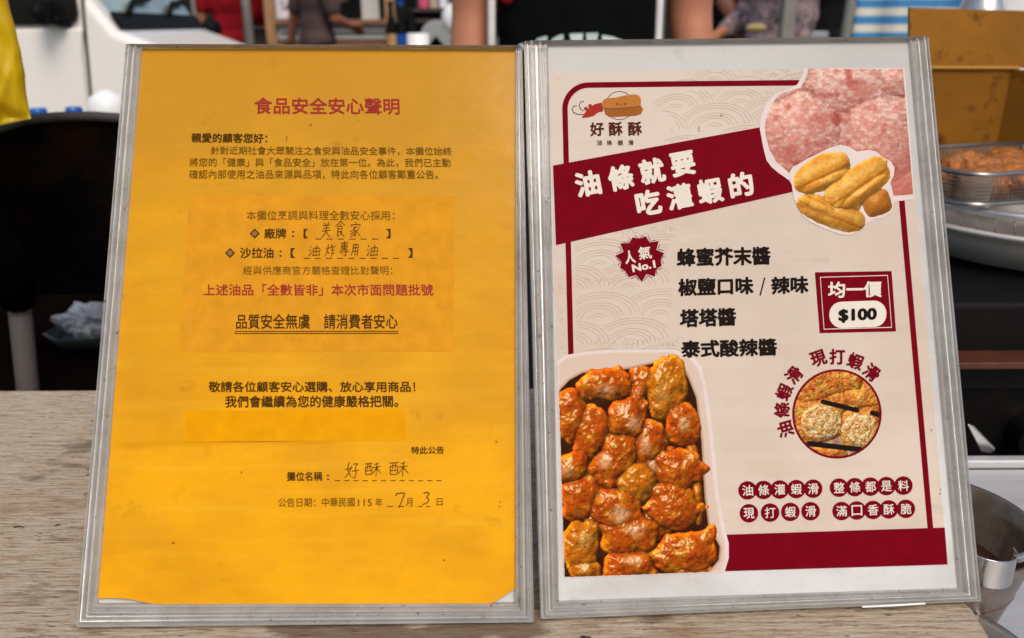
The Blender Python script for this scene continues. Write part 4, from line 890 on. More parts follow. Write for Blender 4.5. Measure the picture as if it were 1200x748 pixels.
mi = MB(); mi.ell(V_(-.20, -.075, 1.125), (.030, .055, .042), 14); mi.cap(V_(-.17, -.05, 1.10), V_(-.15, .01, 1.09), .016, .016); mi.build('side_mirror', M_blackp, van, smooth=True)
MB().ell(V_(.03, 1.36, 1.07), (.05, .06, .05), 12).build('side_mirror', M_blackp, van, smooth=True)
for y in (.12, 1.18): MB().ell(V_(.335, y, .72), (.03, .10, .08), 14).build('headlight', M_whitepl, van, smooth=True)
for s in (-2.35, -.42):
    for y in (.1, 1.2):
        Mx = Wv.to_3x3() @ Matrix.Rotation(R(90), 3, 'X'); t_ = MB(); t_.lathe(V_(s, y, .28), [(.14, -.09), (.25, -.09), (.28, -.06), (.28, .06), (.25, .09), (.14, .09)], 32, Mx); wh = t_.build('wheel', M_rubber, van, smooth=True)
        MB().lathe(V_(s, y, .28), [(.02, -.10), (.13, -.092), (.15, -.085), (.15, .085), (.13, .092), (.02, .10)], 24, Mx).build('rim', M_steel, wh)

# ------------------------------------------------------------------ left foreground behind the counter
ch = thing('folding_chair', 'black fabric chair with arched back and a grey leg behind the counter at left', 'chair', (at(60, 300, .92).x, .92, 0))
def outline_panel(pts, Y, th, bulge=0): return [at(x, y, Y) for x, y in pts]
arcp = [(-70, 350), (-72, 240), (-62, 178), (-30, 158), (0, 149), (30, 139), (70, 135.5), (110, 135), (140, 137), (165, 142), (186, 158), (194, 190), (198, 345)]
MB().prism(outline_panel(arcp, .92, 0), (0, .035, 0)).build('backrest', M_blackcloth, ch, bevel=.008)
MB().tube([at(x, y + 1.5, .918) for x, y in arcp[1:-1]], .0055, 8).build('piping', M_seam, ch, smooth=True)
a0, a1 = at(21, 340, .895), at(34, 470, .895)
dv = (a1 - a0); foot = a0 + dv * ((a0.z - .0) / (a0.z - a1.z)); lg = MB()
lg.tube([a0 + Vector((0, 0, .06)), a0, foot], [.0125, .0125, .0125], 14).build('leg', M_greyplastic, ch, smooth=True)
e1 = Vector((a0.x + .22, .895, a0.z)); MB().tube([e1 + Vector((0, 0, .05)), Vector((e1.x - .02, .895, 0))], .0125, 14).build('leg', M_greyplastic, ch, smooth=True)
for xx in (foot.x - .02, e1.x + .02): MB().tube([Vector((xx, 1.33, .50)), Vector((xx, 1.36, 0))], .0125, 14).build('leg', M_greyplastic, ch, smooth=True)
MB().box((ch.location.x + .02, 1.15, .48), (.36, .40, .03)).build('seat', M_blackcloth, ch, bevel=.01)
arm = MB(); arm.tube([at(-30, 215, .86), at(-5, 245, .86), at(8, 285, .86), at(16, 320, .87), at(21, 352, .893)], [.012, .015, .017, .019, .019], 12).build('armrest', M_blackcloth, ch, smooth=True)
tb = thing('side_table', 'low black topped side table behind the chair', 'table', (-1.0, 1.75, 0))
MB().box((-.85, 1.86, .57), (1.5, .84, .03)).build('table_top', M_blackcloth, tb, bevel=.004)
MB().box((-.85, 1.46, .30), (1.5, .012, .50)).build('skirt', M_blackcloth, tb)
for x in (-1.5, -.2):
    for y in (1.5, 2.22): MB().box((x, y, .277), (.04, .04, .554)).build('leg', M_blackp, tb)
tr = thing('food_tray', 'dark plastic tray holding crumpled clear film beside the grey chair leg', 'tray', (at(95, 420, 1.0).x, 1.0, 0))
# storage bin below it
sb = thing('storage_bin', 'black storage bin under the tray with crumpled film', 'bin', (at(80, 440, 1.02).x, 1.02, 0))
zt = at(95, 421, 1.02).z
MB().box((sb.location.x + .0, 1.18, zt / 2 - .012), (.62, .50, zt - .024)).build('tub', M_soot, sb, bevel=.02)
MB().box((sb.location.x + .0, 1.18, zt - .012), (.65, .53, .022)).build('lid', M_soot, sb, bevel=.008)
cxx = at(97, 410, 1.05).x
t2 = MB(); t2.lathe((cxx, 1.09, zt), [(.052, 0), (.060, .008), (.066, .020), (.064, .021), (.058, .010), (.05, .004)], 8, Matrix.Rotation(R(22.5), 3, 'Z'), sx=1.0, sy=.75)
tr.location = (cxx, 1.09, zt); WM[tr] = Matrix.Translation((cxx, 1.09, zt))
t2.build('tray_shell', mat('dark green plastic', (.03, .035, .03), .3, var=.2), tr, smooth=True)
fm = MB(); rf = random.Random(9)
fm.ell((0, 0, 0), (1, 1, 1), 64)
def cr3(p): return sum(abs(float(vnoise(np.array(p.x * f + 20 + f), np.array(p.y * f + p.z * f * .7 + 31), 55 + int(f))) - .5) * 2 * w_ for f, w_ in ((2.2, .5), (4.6, .35), (9.5, .2)))
fm.v = [(cxx + .004 + p.x * .052 * q, 1.09 + p.y * .034 * q, zt + .030 + p.z * .030 * q) for p, q in ((Vector(v_), .62 + .75 * cr3(Vector(v_))) for v_ in fm.v)]
fm.build('crumpled_film', M_film, tr)
# yellow bag
yb = thing('plastic_bag', 'bright yellow plastic bag hanging at the upper left corner', 'bag', (at(0, 100, .78).x, .78, at(0, 140, .78).z))
Vv = []; rows = 60; nn = 90; HB = .30
e0 = at(37, 139, .78); e1_ = at(9, -10, .78); slope = (e1_.x - e0.x) / (e1_.z - e0.z)
def crease(a, b): return abs(vnoise(np.array(a), np.array(b), 77) - .5) * 2
for i in range(rows):
    f = i / (rows - 1); z = HB * f; xr = e0.x + slope * z; wd = .075 * (1 - .25 * f)
    th_ = .030 * min(1, (f / .10 + .02)) ** .5 * (1 - .4 * f)
    for k in range(nn):
        t = 2 * math.pi * k / nn; ct_, st_ = math.cos(t), math.sin(t); u = math.copysign(abs(ct_) ** .75, ct_)
        q = (float(crease(u * 4 + z * 22 + 9, z * 9 - u * 3 + 5)) * .016 + float(crease(u * 9 - z * 40 + 40, z * 30 + u * 4 + 60)) * .009)
        x_ = xr - wd + wd * u - (.004 * float(crease(z * 40 + 3, 2.5)) if u > .5 else 0)
        Vv.append((x_, .78 + st_ * (th_ - q * (1 if abs(u) < .97 else .3)), e0.z + z - .030 * (1 - u) / 2 * (1 - f) + (-.0 if u > 0 else .0)))
Fs = [(i * nn + k, i * nn + (k + 1) % nn, (i + 1) * nn + (k + 1) % nn, (i + 1) * nn + k) for i in range(rows - 1) for k in range(nn)] + [tuple(range(nn))]
MB().add(Vv, Fs).build('bag_body', M_yellowbag, yb, smooth=True)
tz = Vv[-1][2]; tx = sum(p[0] for p in Vv[-nn:]) / nn
for s in (-1, 1): MB().tube([(tx + s * .035, .78, tz - .01), (tx + s * .03, .78, tz + .08), (tx, .78, tz + .16)], [.02, .012, .006], 10).build('handle', M_yellowbag, yb, smooth=True)
# bottles with blue caps
bz = at(45, 131, 1.4)
bt = thing('water_bottle', 'left of two blue capped bottles peeking over the black chair back', 'bottle', (bz.x, 1.6, .585), group='blue capped bottles')
# (stand on the black side table)
zc = at(45, 127, 1.6).z; hh = zc - .585
MB().lathe((bz.x, 1.6, .585), [(.030, 0), (.034, .01), (.034, hh * .62), (.030, hh * .75), (.014, hh * .9), (.013, hh - .022)], 24).build('bottle_body', M_bottle, bt, smooth=True)
MB().lathe((bz.x, 1.6, .585), [(.0150, hh - .022), (.0155, hh - .004), (.0135, hh)], 24).build('cap', M_blue, bt)
bx = at(87, 131, 1.6).x; b0 = at(45, 131, 1.6).x
bt.location.x = b0
b2 = copy_tree(bt, None, Matrix.Translation((bx, 1.6, .585 + (at(87, 125.5, 1.6).z - zc)))); b2['label'] = 'right of two blue capped bottles peeking over the black chair back'
wb = at(128, 134, 1.7)
zt_b = at(128, 105, 1.7).z; k_ = MB(); xb_ = at(127, 130, 1.7).x; k_.cap((xb_, 1.7, .632), (xb_, 1.7, zt_b - .042), .046, .043, 20)
k_.build('plastic_bundle', M_whitepl, base=(at(127, 130, 1.7).x, 1.7, .585), smooth=True, sub=1, label='rounded white bundle beside the frame of the yellow notice', cat='bundle')

# ------------------------------------------------------------------ right: fryer corner
WT = .735
y0w = on_z(1160, 549, WT).y
wk = thing('steel_worktop', 'grey stainless steel worktop right of the wooden counter', 'worktop', (.65, .42, 0))
xl = .10
MB().box(((xl + 1.5) / 2, (.05 + y0w) / 2, WT - .012), (1.5 - xl, y0w - .05, .024)).build('top', M_worktop, wk, bevel=.003)
MB().box(((xl + 1.5) / 2, y0w + .004, WT + .0035), (1.5 - xl, .010, .008)).build('back_lip', M_worktop, wk, bevel=.002)
for x in (xl + .05, 1.45):
    for y in (.1, y0w - .05): MB().box((x, y, .3555), (.04, .04, .711)).build('leg', M_steel, wk)
# stove behind the worktop
ys = y0w + .03; zst = at(1150, 314, ys + .095).z - .012
st = thing('gas_stove', 'black soot stained stove cabinet below the steel pan', 'stove', (.75, ys + .25, 0))
MB().box((.95, ys + .26, zst / 2), (1.2, .46, zst)).build('cabinet', M_stove, st, bevel=.006)
zl = at(1150, 431, ys).z; MB().box((.95, ys + .018, zl), (1.2, .03, .006)).build('ledge', M_rust, st, bevel=.001)
MB().box((.95, ys + .024, zl - .018), (1.2, .012, .022)).build('burner_panel', M_blackp, st, bevel=.002)
for x in (.46, .60, .9): MB().lathe((x, ys + .03, zl - .075), [(.018, 0), (.016, .02)], 20, Matrix.Rotation(R(90), 3, 'X')).build('knob', M_blackp, st)
# spatula handle gleaming in the gap
sq = [at(x, y, ys - .012) for x, y in ((1133, 497), (1141, 500), (1167, 527), (1160, 532), (1149, 530))]
MB().prism(sq, (.004, .006, -.002)).build('steel_scraper', M_steel, base=sq[3], bevel=.0015, label='bright steel scraper blade leaning against the stove front', cat='scraper')
# pan
pc = at(1215, 262, ys + .2); pan = thing('steel_pan', 'wide stainless steel pan on the black stove', 'pan', (pc.x, ys + .2, zst))
pz = at(1110, 262, ys + .2).z - zst
ph = .038; pr_ = .135
M_pan = mat('dull stainless', (.60, .56, .51), .38, .25, var=.15, vs=14, bump=.05, bs=30, rvar=.08)
MB().lathe((pc.x, ys + .2, zst), [(.09, .001), (.112, .005), (pr_ - .006, ph - .010), (pr_ - .003, ph - .003), (pr_ + .005, ph), (pr_ + .006, ph + .003), (pr_ - .004, ph + .003), (pr_ - .012, ph - .006), (.1, .010), (.05, .006)], 72).build('bowl', M_pan, pan, smooth=True)
rg = MB(); zr = zst + ph + .017
rg.tube([(pc.x + .128 * math.cos(t), ys + .212 + .122 * math.sin(t), zr) for t in np.linspace(0, 2 * math.pi, 64, endpoint=False)], .0036, 8, closed=True)
rg.build('draining_ring', M_steel, pan, smooth=True)
rg = MB()
for k in range(48):
    t = 2 * math.pi * k / 48; rg.tube([(pc.x + .128 * math.cos(t), ys + .212 + .122 * math.sin(t), zr), (pc.x + .122 * math.cos(t), ys + .206 + .118 * math.sin(t), zst + ph - .006)], .0008, 5)
rg.build('ring_wires', M_wire, pan, smooth=True)
BR = Matrix.Rotation(R(16), 3, 'Z'); bw, bd, bh = .125, .080, .034
nl = at(1140, 212, ys + .115); bc = nl - BR @ Vector((-bw, -bd, 0)); bc.z = zr + .005; bh = .033
bk_ = thing('frying_basket', 'wire mesh frying basket resting on the steel pan', 'basket', bc)
def rrect(w_, d_, z, r_=.024, n=10):
    q = []
    for sx, sy, a0 in ((1, 1, 0), (-1, 1, 90), (-1, -1, 180), (1, -1, 270)):
        for t in np.linspace(a0, a0 + 90, n): q.append(bc + BR @ Vector((sx * (w_ - r_) + r_ * math.cos(R(t)), sy * (d_ - r_) + r_ * math.sin(R(t)), z)))
    return q
MB().tube(rrect(bw, bd, bh), .0022, 8, closed=True).build('rim', M_wire, bk_, smooth=True)
MB().tube(rrect(bw - .008, bd - .008, .003), .0026, 8, closed=True).build('base_ring', M_wire, bk_, smooth=True)
me_ = MB(); T1 = rrect(bw, bd, bh, n=28); T0 = rrect(bw - .008, bd - .008, .003, n=28)
def dens(P_, st=.0045):
    out = []
    for a, b in zip(P_, P_[1:] + P_[:1]):
        n_ = max(1, int((b - a).length / st)); out += [a + (b - a) * k / n_ for k in range(n_)]
    return out
D1 = dens(T1); N1 = len(D1)
for k, p in enumerate(D1):
    q = bc + Vector(((p - bc).x * (1 - .008 / bw), (p - bc).y * (1 - .008 / bd), .003)); me_.tube([p, q], .00045, 4)
for k in range(1, 8):
    f = k / 8; me_.tube([p + (q - p) * f for p, q in zip(T1, T0)][::2], .00045, 4, closed=True)
for x in np.linspace(-bw + .014, bw - .014, 46): me_.tube([bc + BR @ Vector((x, -bd + .010, .003)), bc + BR @ Vector((x, bd - .010, .003))], .0005, 4)
for y in np.linspace(-bd + .014, bd - .014, 30): me_.tube([bc + BR @ Vector((-bw + .010, y, .0036)), bc + BR @ Vector((bw - .010, y, .0036))], .0005, 4)
me_.build('mesh', M_wire, bk_)
# fried pieces
def nugget(seed):
    rs = random.Random(seed); m_ = MB(); m_.ell((0, 0, 0), (.034, .024, .019), 28); ph_ = [rs.uniform(0, 6) for _ in range(6)]
    m_.v = [tuple(Vector(p) * (1 + .12 * math.sin(p[0] * 130 + ph_[0]) * math.sin(p[1] * 150 + ph_[1]) + .09 * math.sin(p[2] * 210 + p[0] * 120 + ph_[2]) + .05 * math.sin(p[1] * 420 + p[0] * 380 + ph_[3]))) for p in m_.v]
    return m_
first = None
for k, (ux, uy, dz, rz) in enumerate(((-.075, -.040, 0, .5), (-.03, -.045, .003, 2.2), (-.092, .015, 0, 1.2), (.02, -.04, .0, .2), (-.045, .004, .010, 2.9), (.005, .012, .008, 1.0), (.06, -.03, .004, 1.8), (.055, .03, .0, .7))):
    q_ = BR @ Vector((ux, uy, 0)); loc = Vector((bc.x + q_.x, bc.y + q_.y, bc.z + .014 + dz * .8))
    mw = Matrix.Translation(loc) @ Matrix.Rotation(rz, 4, 'Z')
    if first is None:
        first = nugget(3).build('fried_chicken', M_chicken, local=True, smooth=True, label='crispy golden brown fried piece heaped in the wire basket', cat='fried food', group='fried pieces in the wire basket'); first.matrix_world = mw
    else: copy_tree(first, None, mw @ Matrix.Diagonal((random.uniform(.75, 1.05), random.uniform(.8, 1.1), random.uniform(.75, 1.0), 1)))
# carton standing open behind
Yc = ys + .36; ca = thing('cardboard_box', 'oil spotted brown cardboard box standing open behind the fryer', 'box', (at(1140, 100, Yc).x, Yc, 0))
zc_ = at(1130, 79, Yc).z; zt_ = at(1130, 10, Yc + .02).z; xL = at(1064, 79, Yc).x; xR = at(1192, 86, Yc).x; zb = zst
MB().prism([(xL, Yc, zb), (xR, Yc, zb), (xR, Yc, zc_), (xL, Yc, zc_)], (0, .005, 0)).build('back_wall', M_carton, ca)
MB().prism([(xL + .002, Yc, zc_ + .001), (xR + .05, Yc, zc_ - .002), (xR + .055, Yc + .03, zt_ - .004), (xL + .003, Yc + .025, zt_ + .001)], (0, .005, 0)).build('flap', M_carton, ca)
MB().prism([(xR - .007, Yc - .0005, zb), (xR + .004, Yc - .0005, zb), (xR + .12, Yc - .16, zb), (xR + .115, Yc - .16, zb)], (0, 0, zc_ - zb - .003)).build('side_wall', M_carton, ca)
MB().prism([(xL - .001, Yc, zb), (xL - .006, Yc, zb), (xL - .03, Yc - .04, zb), (xL - .025, Yc - .04, zb)], (0, 0, zc_ - zb - .003)).build('side_wall', M_carton, ca)
MB().tube([(xL, Yc - .002, zc_), (xR, Yc - .002, zc_ - .001)], .0018, 6).build('fold', mat('worn card edge', c(176, 128, 52), .8, var=.2), ca)
# canister behind the box
cn = at(1185, 3, Yc + .25); cn_ = thing('white_canister', 'white canister standing behind the cardboard box', 'canister', (cn.x + .03, Yc + .25, zst * 0 + 0))
MB().lathe((cn.x + .03, Yc + .25, .0), [(.07, .0), (.075, .01), (.075, cn.z - .02), (.06, cn.z + .03), (.03, cn.z + .05), (.03, cn.z + .07)], 32).build('shell', M_whitepl, cn_, smooth=True)
MB().lathe((cn.x + .03, Yc + .25, 0), [(.034, cn.z + .07), (.034, cn.z + .1)], 24).build('lid', M_blue, cn_)
k2 = thing('steel_kettle', 'steel kettle standing left of the white canister', 'kettle', (at(1152, 3, Yc + .2).x, Yc + .2, 0))
MB().lathe((k2.location.x, Yc + .2, 0), [(.05, 0), (.055, .02), (.05, cn.z - .06), (.03, cn.z - .01), (.014, cn.z + .04)], 32).build('shell', M_steel, k2, smooth=True)
MB().lathe((k2.location.x, Yc + .2, cn.z + .04), [(.016, 0), (.016, .012), (.004, .02)], 20).build('lid', M_steel, k2, smooth=True)
# sauce pots
pp = on_z(1136, 640, WT); 
pot = thing('sauce_pot', 'stainless steel pot of dark brown sauce beside the menu sign', 'pot', (0, 0, 0))
Hh = .066; pq = on_z(1104, 611, WT + Hh); pcx, pcy = pq.x, pq.y; pr0 = .0535
pot.location = (pcx, pcy, WT); WM[pot] = Matrix.Translation((pcx, pcy, WT))
MB().lathe((pcx, pcy, WT), [(r * pr0, z) for r, z in [(.60, .001), (.70, .006), (.93, Hh - .006), (1.0, Hh), (1.005, Hh + .002), (.95, Hh + .0015), (.90, Hh - .008), (.64, .008), (.2, .006)]], 64).build('shell', M_steel_old, pot, smooth=True)
MB().lathe((pcx, pcy, WT), [(.001, .036), (.0440, .0362), (.0445, .034)], 40).build('sauce', M_sauce, pot, smooth=True)
lc = at(1167, 672, pcy - .060); lx, ly, lz = lc
br_ = MB(); arc_ = [(lx + .0150 * math.cos(t), ly + .011 + .0135 * math.sin(t)) for t in np.linspace(math.pi * .98, math.pi * 2.02, 24)]; arc2 = [(lx + .0140 * math.cos(t), ly + .011 + .0125 * math.sin(t)) for t in np.linspace(math.pi * .98, math.pi * 2.02, 24)]
loop = arc_ + arc2[::-1]; br_.prism([(x, y, lz - .0085 - (x - lx) * .08) for x, y in loop], (0, 0, .0175)); br_.build('handle_bracket', M_mirror, pot, bevel=.0004)
MB().tube([(lx + .012, ly + .004, lz + .006), (lx + .026, ly + .006, lz + .010), (lx + .10, ly + .012, lz + .03)], .0022, 10).build('handle', M_steel, pot, smooth=True)
hb = .030; b3 = on_z(1104, 772, WT + hb); bowl2 = thing('steel_bowl', 'shallow steel bowl at the lower right beside the counter end', 'bowl', (b3.x, b3.y, WT))
MB().lathe((b3.x, b3.y, WT), [(.022, .001), (.030, .003), (.047, hb - .003), (.0505, hb - .001), (.051, hb + .001), (.046, hb), (.029, .006), (.01, .005)], 64).build('shell', M_steel, bowl2, smooth=True)

# ------------------------------------------------------------------ street background
sp_ = at(995, 20, 3.4)
MB().tube([at(990.5, 45, 3.4) + Vector((-.04, 0, -1.0)), at(990.5, 45, 3.4), at(998, 0, 3.4), at(998, 0, 3.4) + Vector((.16, 0, 1.0))], .019, 12).build('tarp_pole', M_pole, base=(sp_.x, 3.4, 0), smooth=True, label='thin grey metal pole leaning in front of the striped tarp', cat='pole')
tp = MB(); n1, n2 = 40, 12; x0, x1 = at(1003, 20, 3.55).x, at(1330, 20, 3.55).x
Vt = []
for j in range(n2):
    for i in range(n1): Vt.append((x0 + (x1 - x0) * i / (n1 - 1), 3.55 + .03 * math.sin(i * .7) + .012 * math.sin(i * 1.9 + j * .3), .25 + 1.6 * j / (n2 - 1)))
Fs = [(j * n1 + i, j * n1 + i + 1, (j + 1) * n1 + i + 1, (j + 1) * n1 + i) for j in range(n2 - 1) for i in range(n1 - 1)]
to = tp.add(Vt, Fs).build('striped_tarp', M_tarp, base=(x0, 3.55, at(1030, 38, 3.55).z - .064 * 20), smooth=True, label='blue and white striped tarp hung as a stall wall', cat='tarp')
q = to.modifiers.new('t', 'SOLIDIFY'); q.thickness = .003
po = at(923, 20, 3.6); MB().box((po.x, 3.6, 1.3), (.054, .054, 2.6)).build('street_post', M_pole, base=(po.x, 3.6, 0), bevel=.006, label='square grey post between the patterned blouse and the blue shirt', cat='post')
ub = at(957, 36, 4.35); ubx = thing('plastic_crate', 'pale grey plastic crate stack beside the blue shirted person', 'crate', (ub.x, 4.5, 0))
for k in range(4): MB().box((ub.x, 4.5, .13 + k * .262), (.16, .22, .25)).build('crate_tier', M_crate, ubx, bevel=.012)
br = at(886, 33, 3.85); MB().ell(br, (.052, .03, .02), 18, rot=(0, 0, .3)).build('bread_roll', M_sand, base=br, smooth=True, label='pale bread roll held by the person in patterned blouse', cat='bread')
# stall counter opposite
Ys = 6.4
sc = thing('market_stall', 'white market stall counter with brown wooden trims across the street', 'stall', (at(390, 40, Ys).x, Ys, 0))
xa, xb = at(322, 40, Ys).x, at(462, 40, Ys).x; zA = lambda y: at(390, y, Ys).z
w_ = xb - xa; xm = (xa + xb) / 2
MB().box((xm, Ys + .3, (zA(23) + zA(29)) / 2), (w_, .7, zA(23) - zA(29))).build('counter_top', M_woodtrim, sc, bevel=.004)
MB().box((xm, Ys + .02, (zA(29) + zA(46)) / 2), (w_ - .04, .04, zA(29) - zA(46) - .004)).build('front_panel', M_whitepanel, sc)
MB().box((xm, Ys - .01, (zA(33.5) + zA(38)) / 2), (w_ - .1, .02, zA(33.5) - zA(38))).build('panel_band', M_greypanel, sc)
MB().box((xm, Ys + .03, zA(46) / 2), (w_ - .04, .04, zA(46) - .004)).build('base_panel', M_woodtrim, sc)
for px in (320, 459): x = at(px, 40, Ys).x; MB().box((x, Ys - .02, 1.15), (.07, .07, 2.3)).build('post', M_tan, sc, bevel=.005)
po_ = thing('price_poster', 'white poster with red marks standing on the stall counter', 'poster', (at(335, 10, Ys + .1).x, Ys + .1, zA(23) + .001))
pa, pb = at(323, 22, Ys + .1), at(348, -30, Ys + .1)
MB().box(((pa.x + pb.x) / 2, Ys + .1, (pa.z + pb.z) / 2), (pb.x - pa.x, .01, pb.z - pa.z)).build('sheet', M_poster, po_)
rm = MB()
for (x, y, w2, h2) in ((331, 4, 5, 2), (338, 8, 6, 2), (334, 10, 8, 1.6), (339, 3, 4, 3), (332, -6, 8, 4), (340, -12, 5, 3)): p = at(x, y, Ys + .093); rm.box(p, (w2 / 950 * Ys, .002, h2 / 950 * Ys))
rm.build('red_marks', M_redcloth, po_)
bxp = at(403, 10, Ys + .15); bp = thing('black_speaker', 'black box standing on the white stall counter', 'box', (bxp.x, Ys + .15, zA(23)))
MB().box((bxp.x, Ys + .15, zA(23) + .201), (.25, .2, .4)).build('case', M_blackp, bp, bevel=.01); MB().lathe((bxp.x, Ys + .05, zA(23) + .2), [(.09, 0), (.085, .01), (.03, .004)], 24, Matrix.Rotation(R(90), 3, 'X')).build('front_grille', M_seam, bp)
wp_ = at(434, 10, Ys + .1); wpo = thing('white_notice', 'blank white notice board right of the black box', 'board', (wp_.x, Ys + .1, zA(23)))
MB().box((wp_.x, Ys + .1, zA(23) + .251), (.13, .012, .5)).build('board', M_whitepanel, wpo); MB().box((wp_.x, Ys + .15, zA(23) + .08), (.08, .09, .01), (R(60), 0, 0)).build('stand', M_blackp, wpo)
for px, lab, wpx in ((303, 'plain deep red cloth hung left of the poster', 24),):
    p = at(px, 10, 6.6); Vt = []; n1, n2 = 24, 10
    for j in range(n2):
        for i in range(n1): Vt.append((p.x + (i / (n1 - 1) - .5) * wpx / 950 * 6.6, 6.6 + .025 * math.sin(i * 1.1), zA(31) + 1.1 * j / (n2 - 1)))
    o = MB().add(Vt, [(j * n1 + i, j * n1 + i + 1, (j + 1) * n1 + i + 1, (j + 1) * n1 + i) for j in range(n2 - 1) for i in range(n1 - 1)]).build('red_curtain', M_redcloth, base=(p.x, 6.6, zA(31)), smooth=True, label=lab, cat='curtain'); o.modifiers.new('t', 'SOLIDIFY').thickness = .004
p = at(303, 42, 6.7); cb = thing('brown_cabinet', 'dark brown cabinet below the deep red cloth', 'cabinet', (p.x, 6.9, 0))
MB().box((p.x, 6.9, zA(32) / 2), (.24, .4, zA(32))).build('carcass', M_leather, cb, bevel=.006); MB().box((p.x, 6.69, zA(32) / 2 + .1), (.2, .018, zA(32) * .6)).build('door', M_leather, cb, bevel=.004)
p = at(290, 20, 5.6); MB().tube([(p.x, 5.6, 0), (p.x, 5.6, 2.5)], .028, 12).build('stall_pole', M_pole, base=(p.x, 5.6, 0), smooth=True, label='round grey stall pole between the red shirt and the red cloth', cat='pole')
# shelf of goods
Yg = 5.4; zG = lambda y: at(500, y, Yg).z; xg = lambda px: at(px, 20, Yg).x
rk = thing('goods_rack', 'dark goods rack crowded with wares left of the seller', 'rack', (xg(505), Yg + .2, 0))
for y in (9.5, 22): MB().box((xg(512), Yg + .2, zG(y) - .012), (xg(545) - xg(478), .4, .02)).build('shelf', M_leather, rk)
for px in (478, 545):
    for yy in (.02, .38): MB().box((xg(px), Yg + yy, .85), (.03, .03, 1.7)).build('upright', M_blackp, rk)
MB().box((xg(512), Yg + .41, .8), (xg(545) - xg(478), .015, 1.5)).build('back_panel', M_seam, rk)
for px, mt, lab, w2 in ((496, M_pink, 'pink wrapped packet on the top rack shelf', 10), (508, M_tanbox, 'tan box on the rack shelf beside the pink packet', 9), (519, M_poster, 'pale box at the right end of the rack shelf', 8)):
    o = MB().box((0, 0, .06), (w2 / 950 * Yg, .1, .12)).build('packet', mt, base=(0, 0, 0), bevel=.006, label=lab, cat='packet'); o.matrix_world = Matrix.Translation((xg(px), Yg + .1, zG(9.5) - .0015))
fb = None
for px, lab, mt in ((458, 'black bottle nearest the tan stall post', M_blackp), (470, 'black bottle with blue label left of the rack', M_blackp), (482, 'black bottle right of the blue labelled bottle', M_blackp)):
    t_ = thing('drink_bottle', lab, 'bottle', (at(px, 20, 5.2).x, 5.2, .86), group='dark bottles left of the rack')
    lx_ = t_.location.x
    MB().lathe((lx_, 5.2, .86), [(.032, 0), (.036, .01), (.036, .2), (.015, .28), (.014, .33)], 20).build('bottle_body', mt, t_, smooth=True)
    MB().lathe((lx_, 5.2, .86), [(.0365, .05), (.0368, .17)], 20).build('bottle_label', M_bluecloth if px == 470 else M_tan, t_); MB().lathe((lx_, 5.2, .86), [(.017, .33), (.017, .355)], 16).build('cap', M_bluecloth if px == 470 else M_blackp, t_)
dt = thing('drinks_table', 'black draped stand carrying the dark bottles', 'table', (at(470, 40, 5.2).x, 5.2, 0))
MB().box((dt.location.x, 5.2, .84), (.3, .3, .036)).build('table_top', M_blackp, dt, bevel=.006); MB().box((dt.location.x, 5.2, .41), (.28, .28, .82)).build('drape', M_blackcloth, dt, bevel=.01)
fn = at(512, 30, 4.9); fd = thing('grey_hood', 'grey rounded appliance hood left of the seller', 'appliance', (fn.x, 4.9, 0))
zf = at(512, 24, 4.9).z
MB().prism([(fn.x + math.cos(t) * .085, 4.8, zf - .085 + math.sin(t) * .085) for t in np.linspace(math.pi, 0, 14)] + [(fn.x + .085, 4.8, .75), (fn.x + .05, 4.8, .75), (fn.x + .04, 4.8, zf - .13), (fn.x, 4.8, zf - .085), (fn.x - .04, 4.8, zf - .13), (fn.x - .05, 4.8, .75), (fn.x - .085, 4.8, .75)], (0, .25, 0)).build('hood', M_greypanel, fd, bevel=.006)
MB().box((fn.x, 4.93, .373), (.2, .3, .746)).build('stand', M_blackp, fd, bevel=.01); MB().box((fn.x, 4.99, .9), (.09, .05, .22)).build('inner_panel', M_blackp, fd)
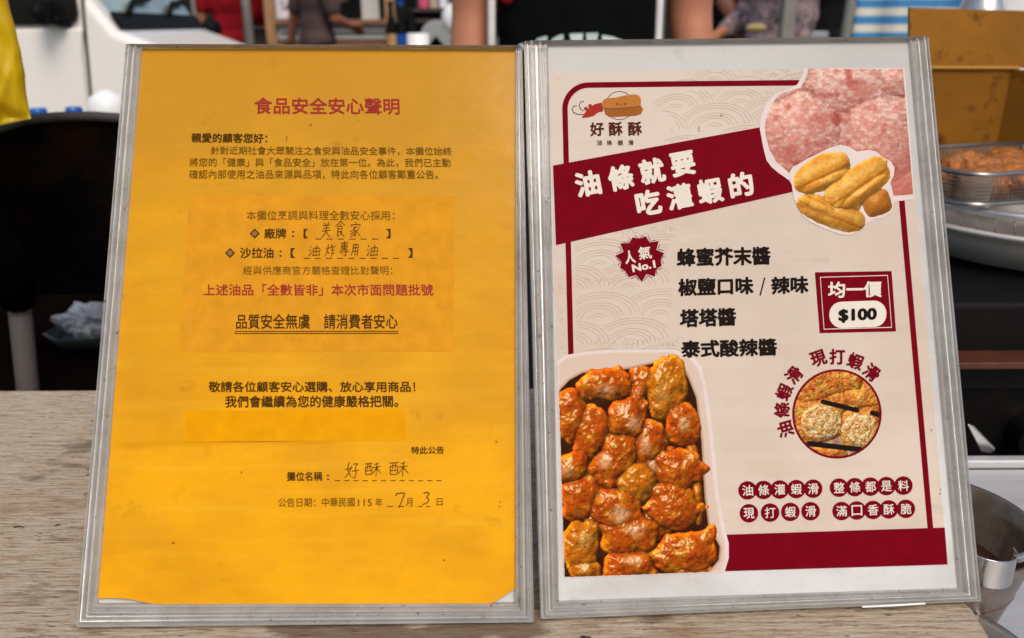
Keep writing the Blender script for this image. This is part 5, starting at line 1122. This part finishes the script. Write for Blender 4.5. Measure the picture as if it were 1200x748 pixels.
ft = at(490, 46, 4.7); MB().lathe((ft.x, 4.7, .0), [(.05, 0), (.055, .02), (.06, at(490, 40, 4.7).z), (.052, at(490, 40, 4.7).z + .004), (.045, .1)], 24).build('white_tub', M_whitepl, base=(ft.x, 4.7, 0), smooth=True, label='tall white tub between the dark bottles and the grey hood', cat='tub')
fl = at(536, 22, 4.3); wf = thing('electric_fan', 'white round electric fan just left of the seller arm', 'fan', (fl.x, 4.3, 0))
MB().lathe((fl.x, 4.3, fl.z), [(.02, -.05), (.06, -.04), (.08, 0), (.06, .03), (.02, .04)], 28, Matrix.Rotation(R(90), 3, 'X')).build('fan_head', M_whitepl, wf, smooth=True)
MB().tube([(fl.x, 4.32, fl.z - .05), (fl.x, 4.32, .03)], .013, 10).build('stem', M_blackp, wf, smooth=True); MB().lathe((fl.x, 4.32, 0), [(.13, 0), (.13, .012), (.03, .035)], 24).build('base', M_blackp, wf, smooth=True)
# far row of stalls closing the street
for k, (px, Yf, wpx, mt, mr_, lab) in enumerate(((150, 11, 200, M_greycl, M_darkred, 'far stall with dark red canopy beyond the van'), (430, 11.5, 210, M_leather, M_greycl, 'far stall with grey canopy beyond the white counter'), (650, 12, 190, M_greycl, M_bluecloth, 'far stall with blue canopy behind the seller'), (860, 11, 190, M_navy, M_greycl, 'far stall with grey canopy beyond the people at right'), (1080, 11.5, 230, M_leather, M_redcloth, 'far stall with red canopy beyond the striped tarp'))):
    x = at(px, 20, Yf).x; ww = wpx / 950 * Yf * .96; t_ = thing('far_stall', lab, 'stall', (x, Yf, 0), group='stalls along the far side of the street')
    MB().box((x, Yf, .45), (ww, .8, .9)).build('counter', mt, t_, bevel=.02); MB().box((x, Yf + 1.3, 1.2), (ww, .05, 2.4)).build('back_cloth', M_seam, t_)
    MB().prism([(x - ww / 2, Yf - .7, 2.1), (x - ww / 2, Yf + 1.4, 2.6), (x - ww / 2, Yf + 1.4, 2.64), (x - ww / 2, Yf - .7, 2.14)], (ww, 0, 0)).build('canopy', mr_, t_)
    for s in (-1, 1):
        for yy in (-.6, 1.2): MB().tube([(x + s * ww * .48, Yf + yy, 0), (x + s * ww * .48, Yf + yy, 2.1)], .025, 8).build('post', M_pole, t_)
print('built')
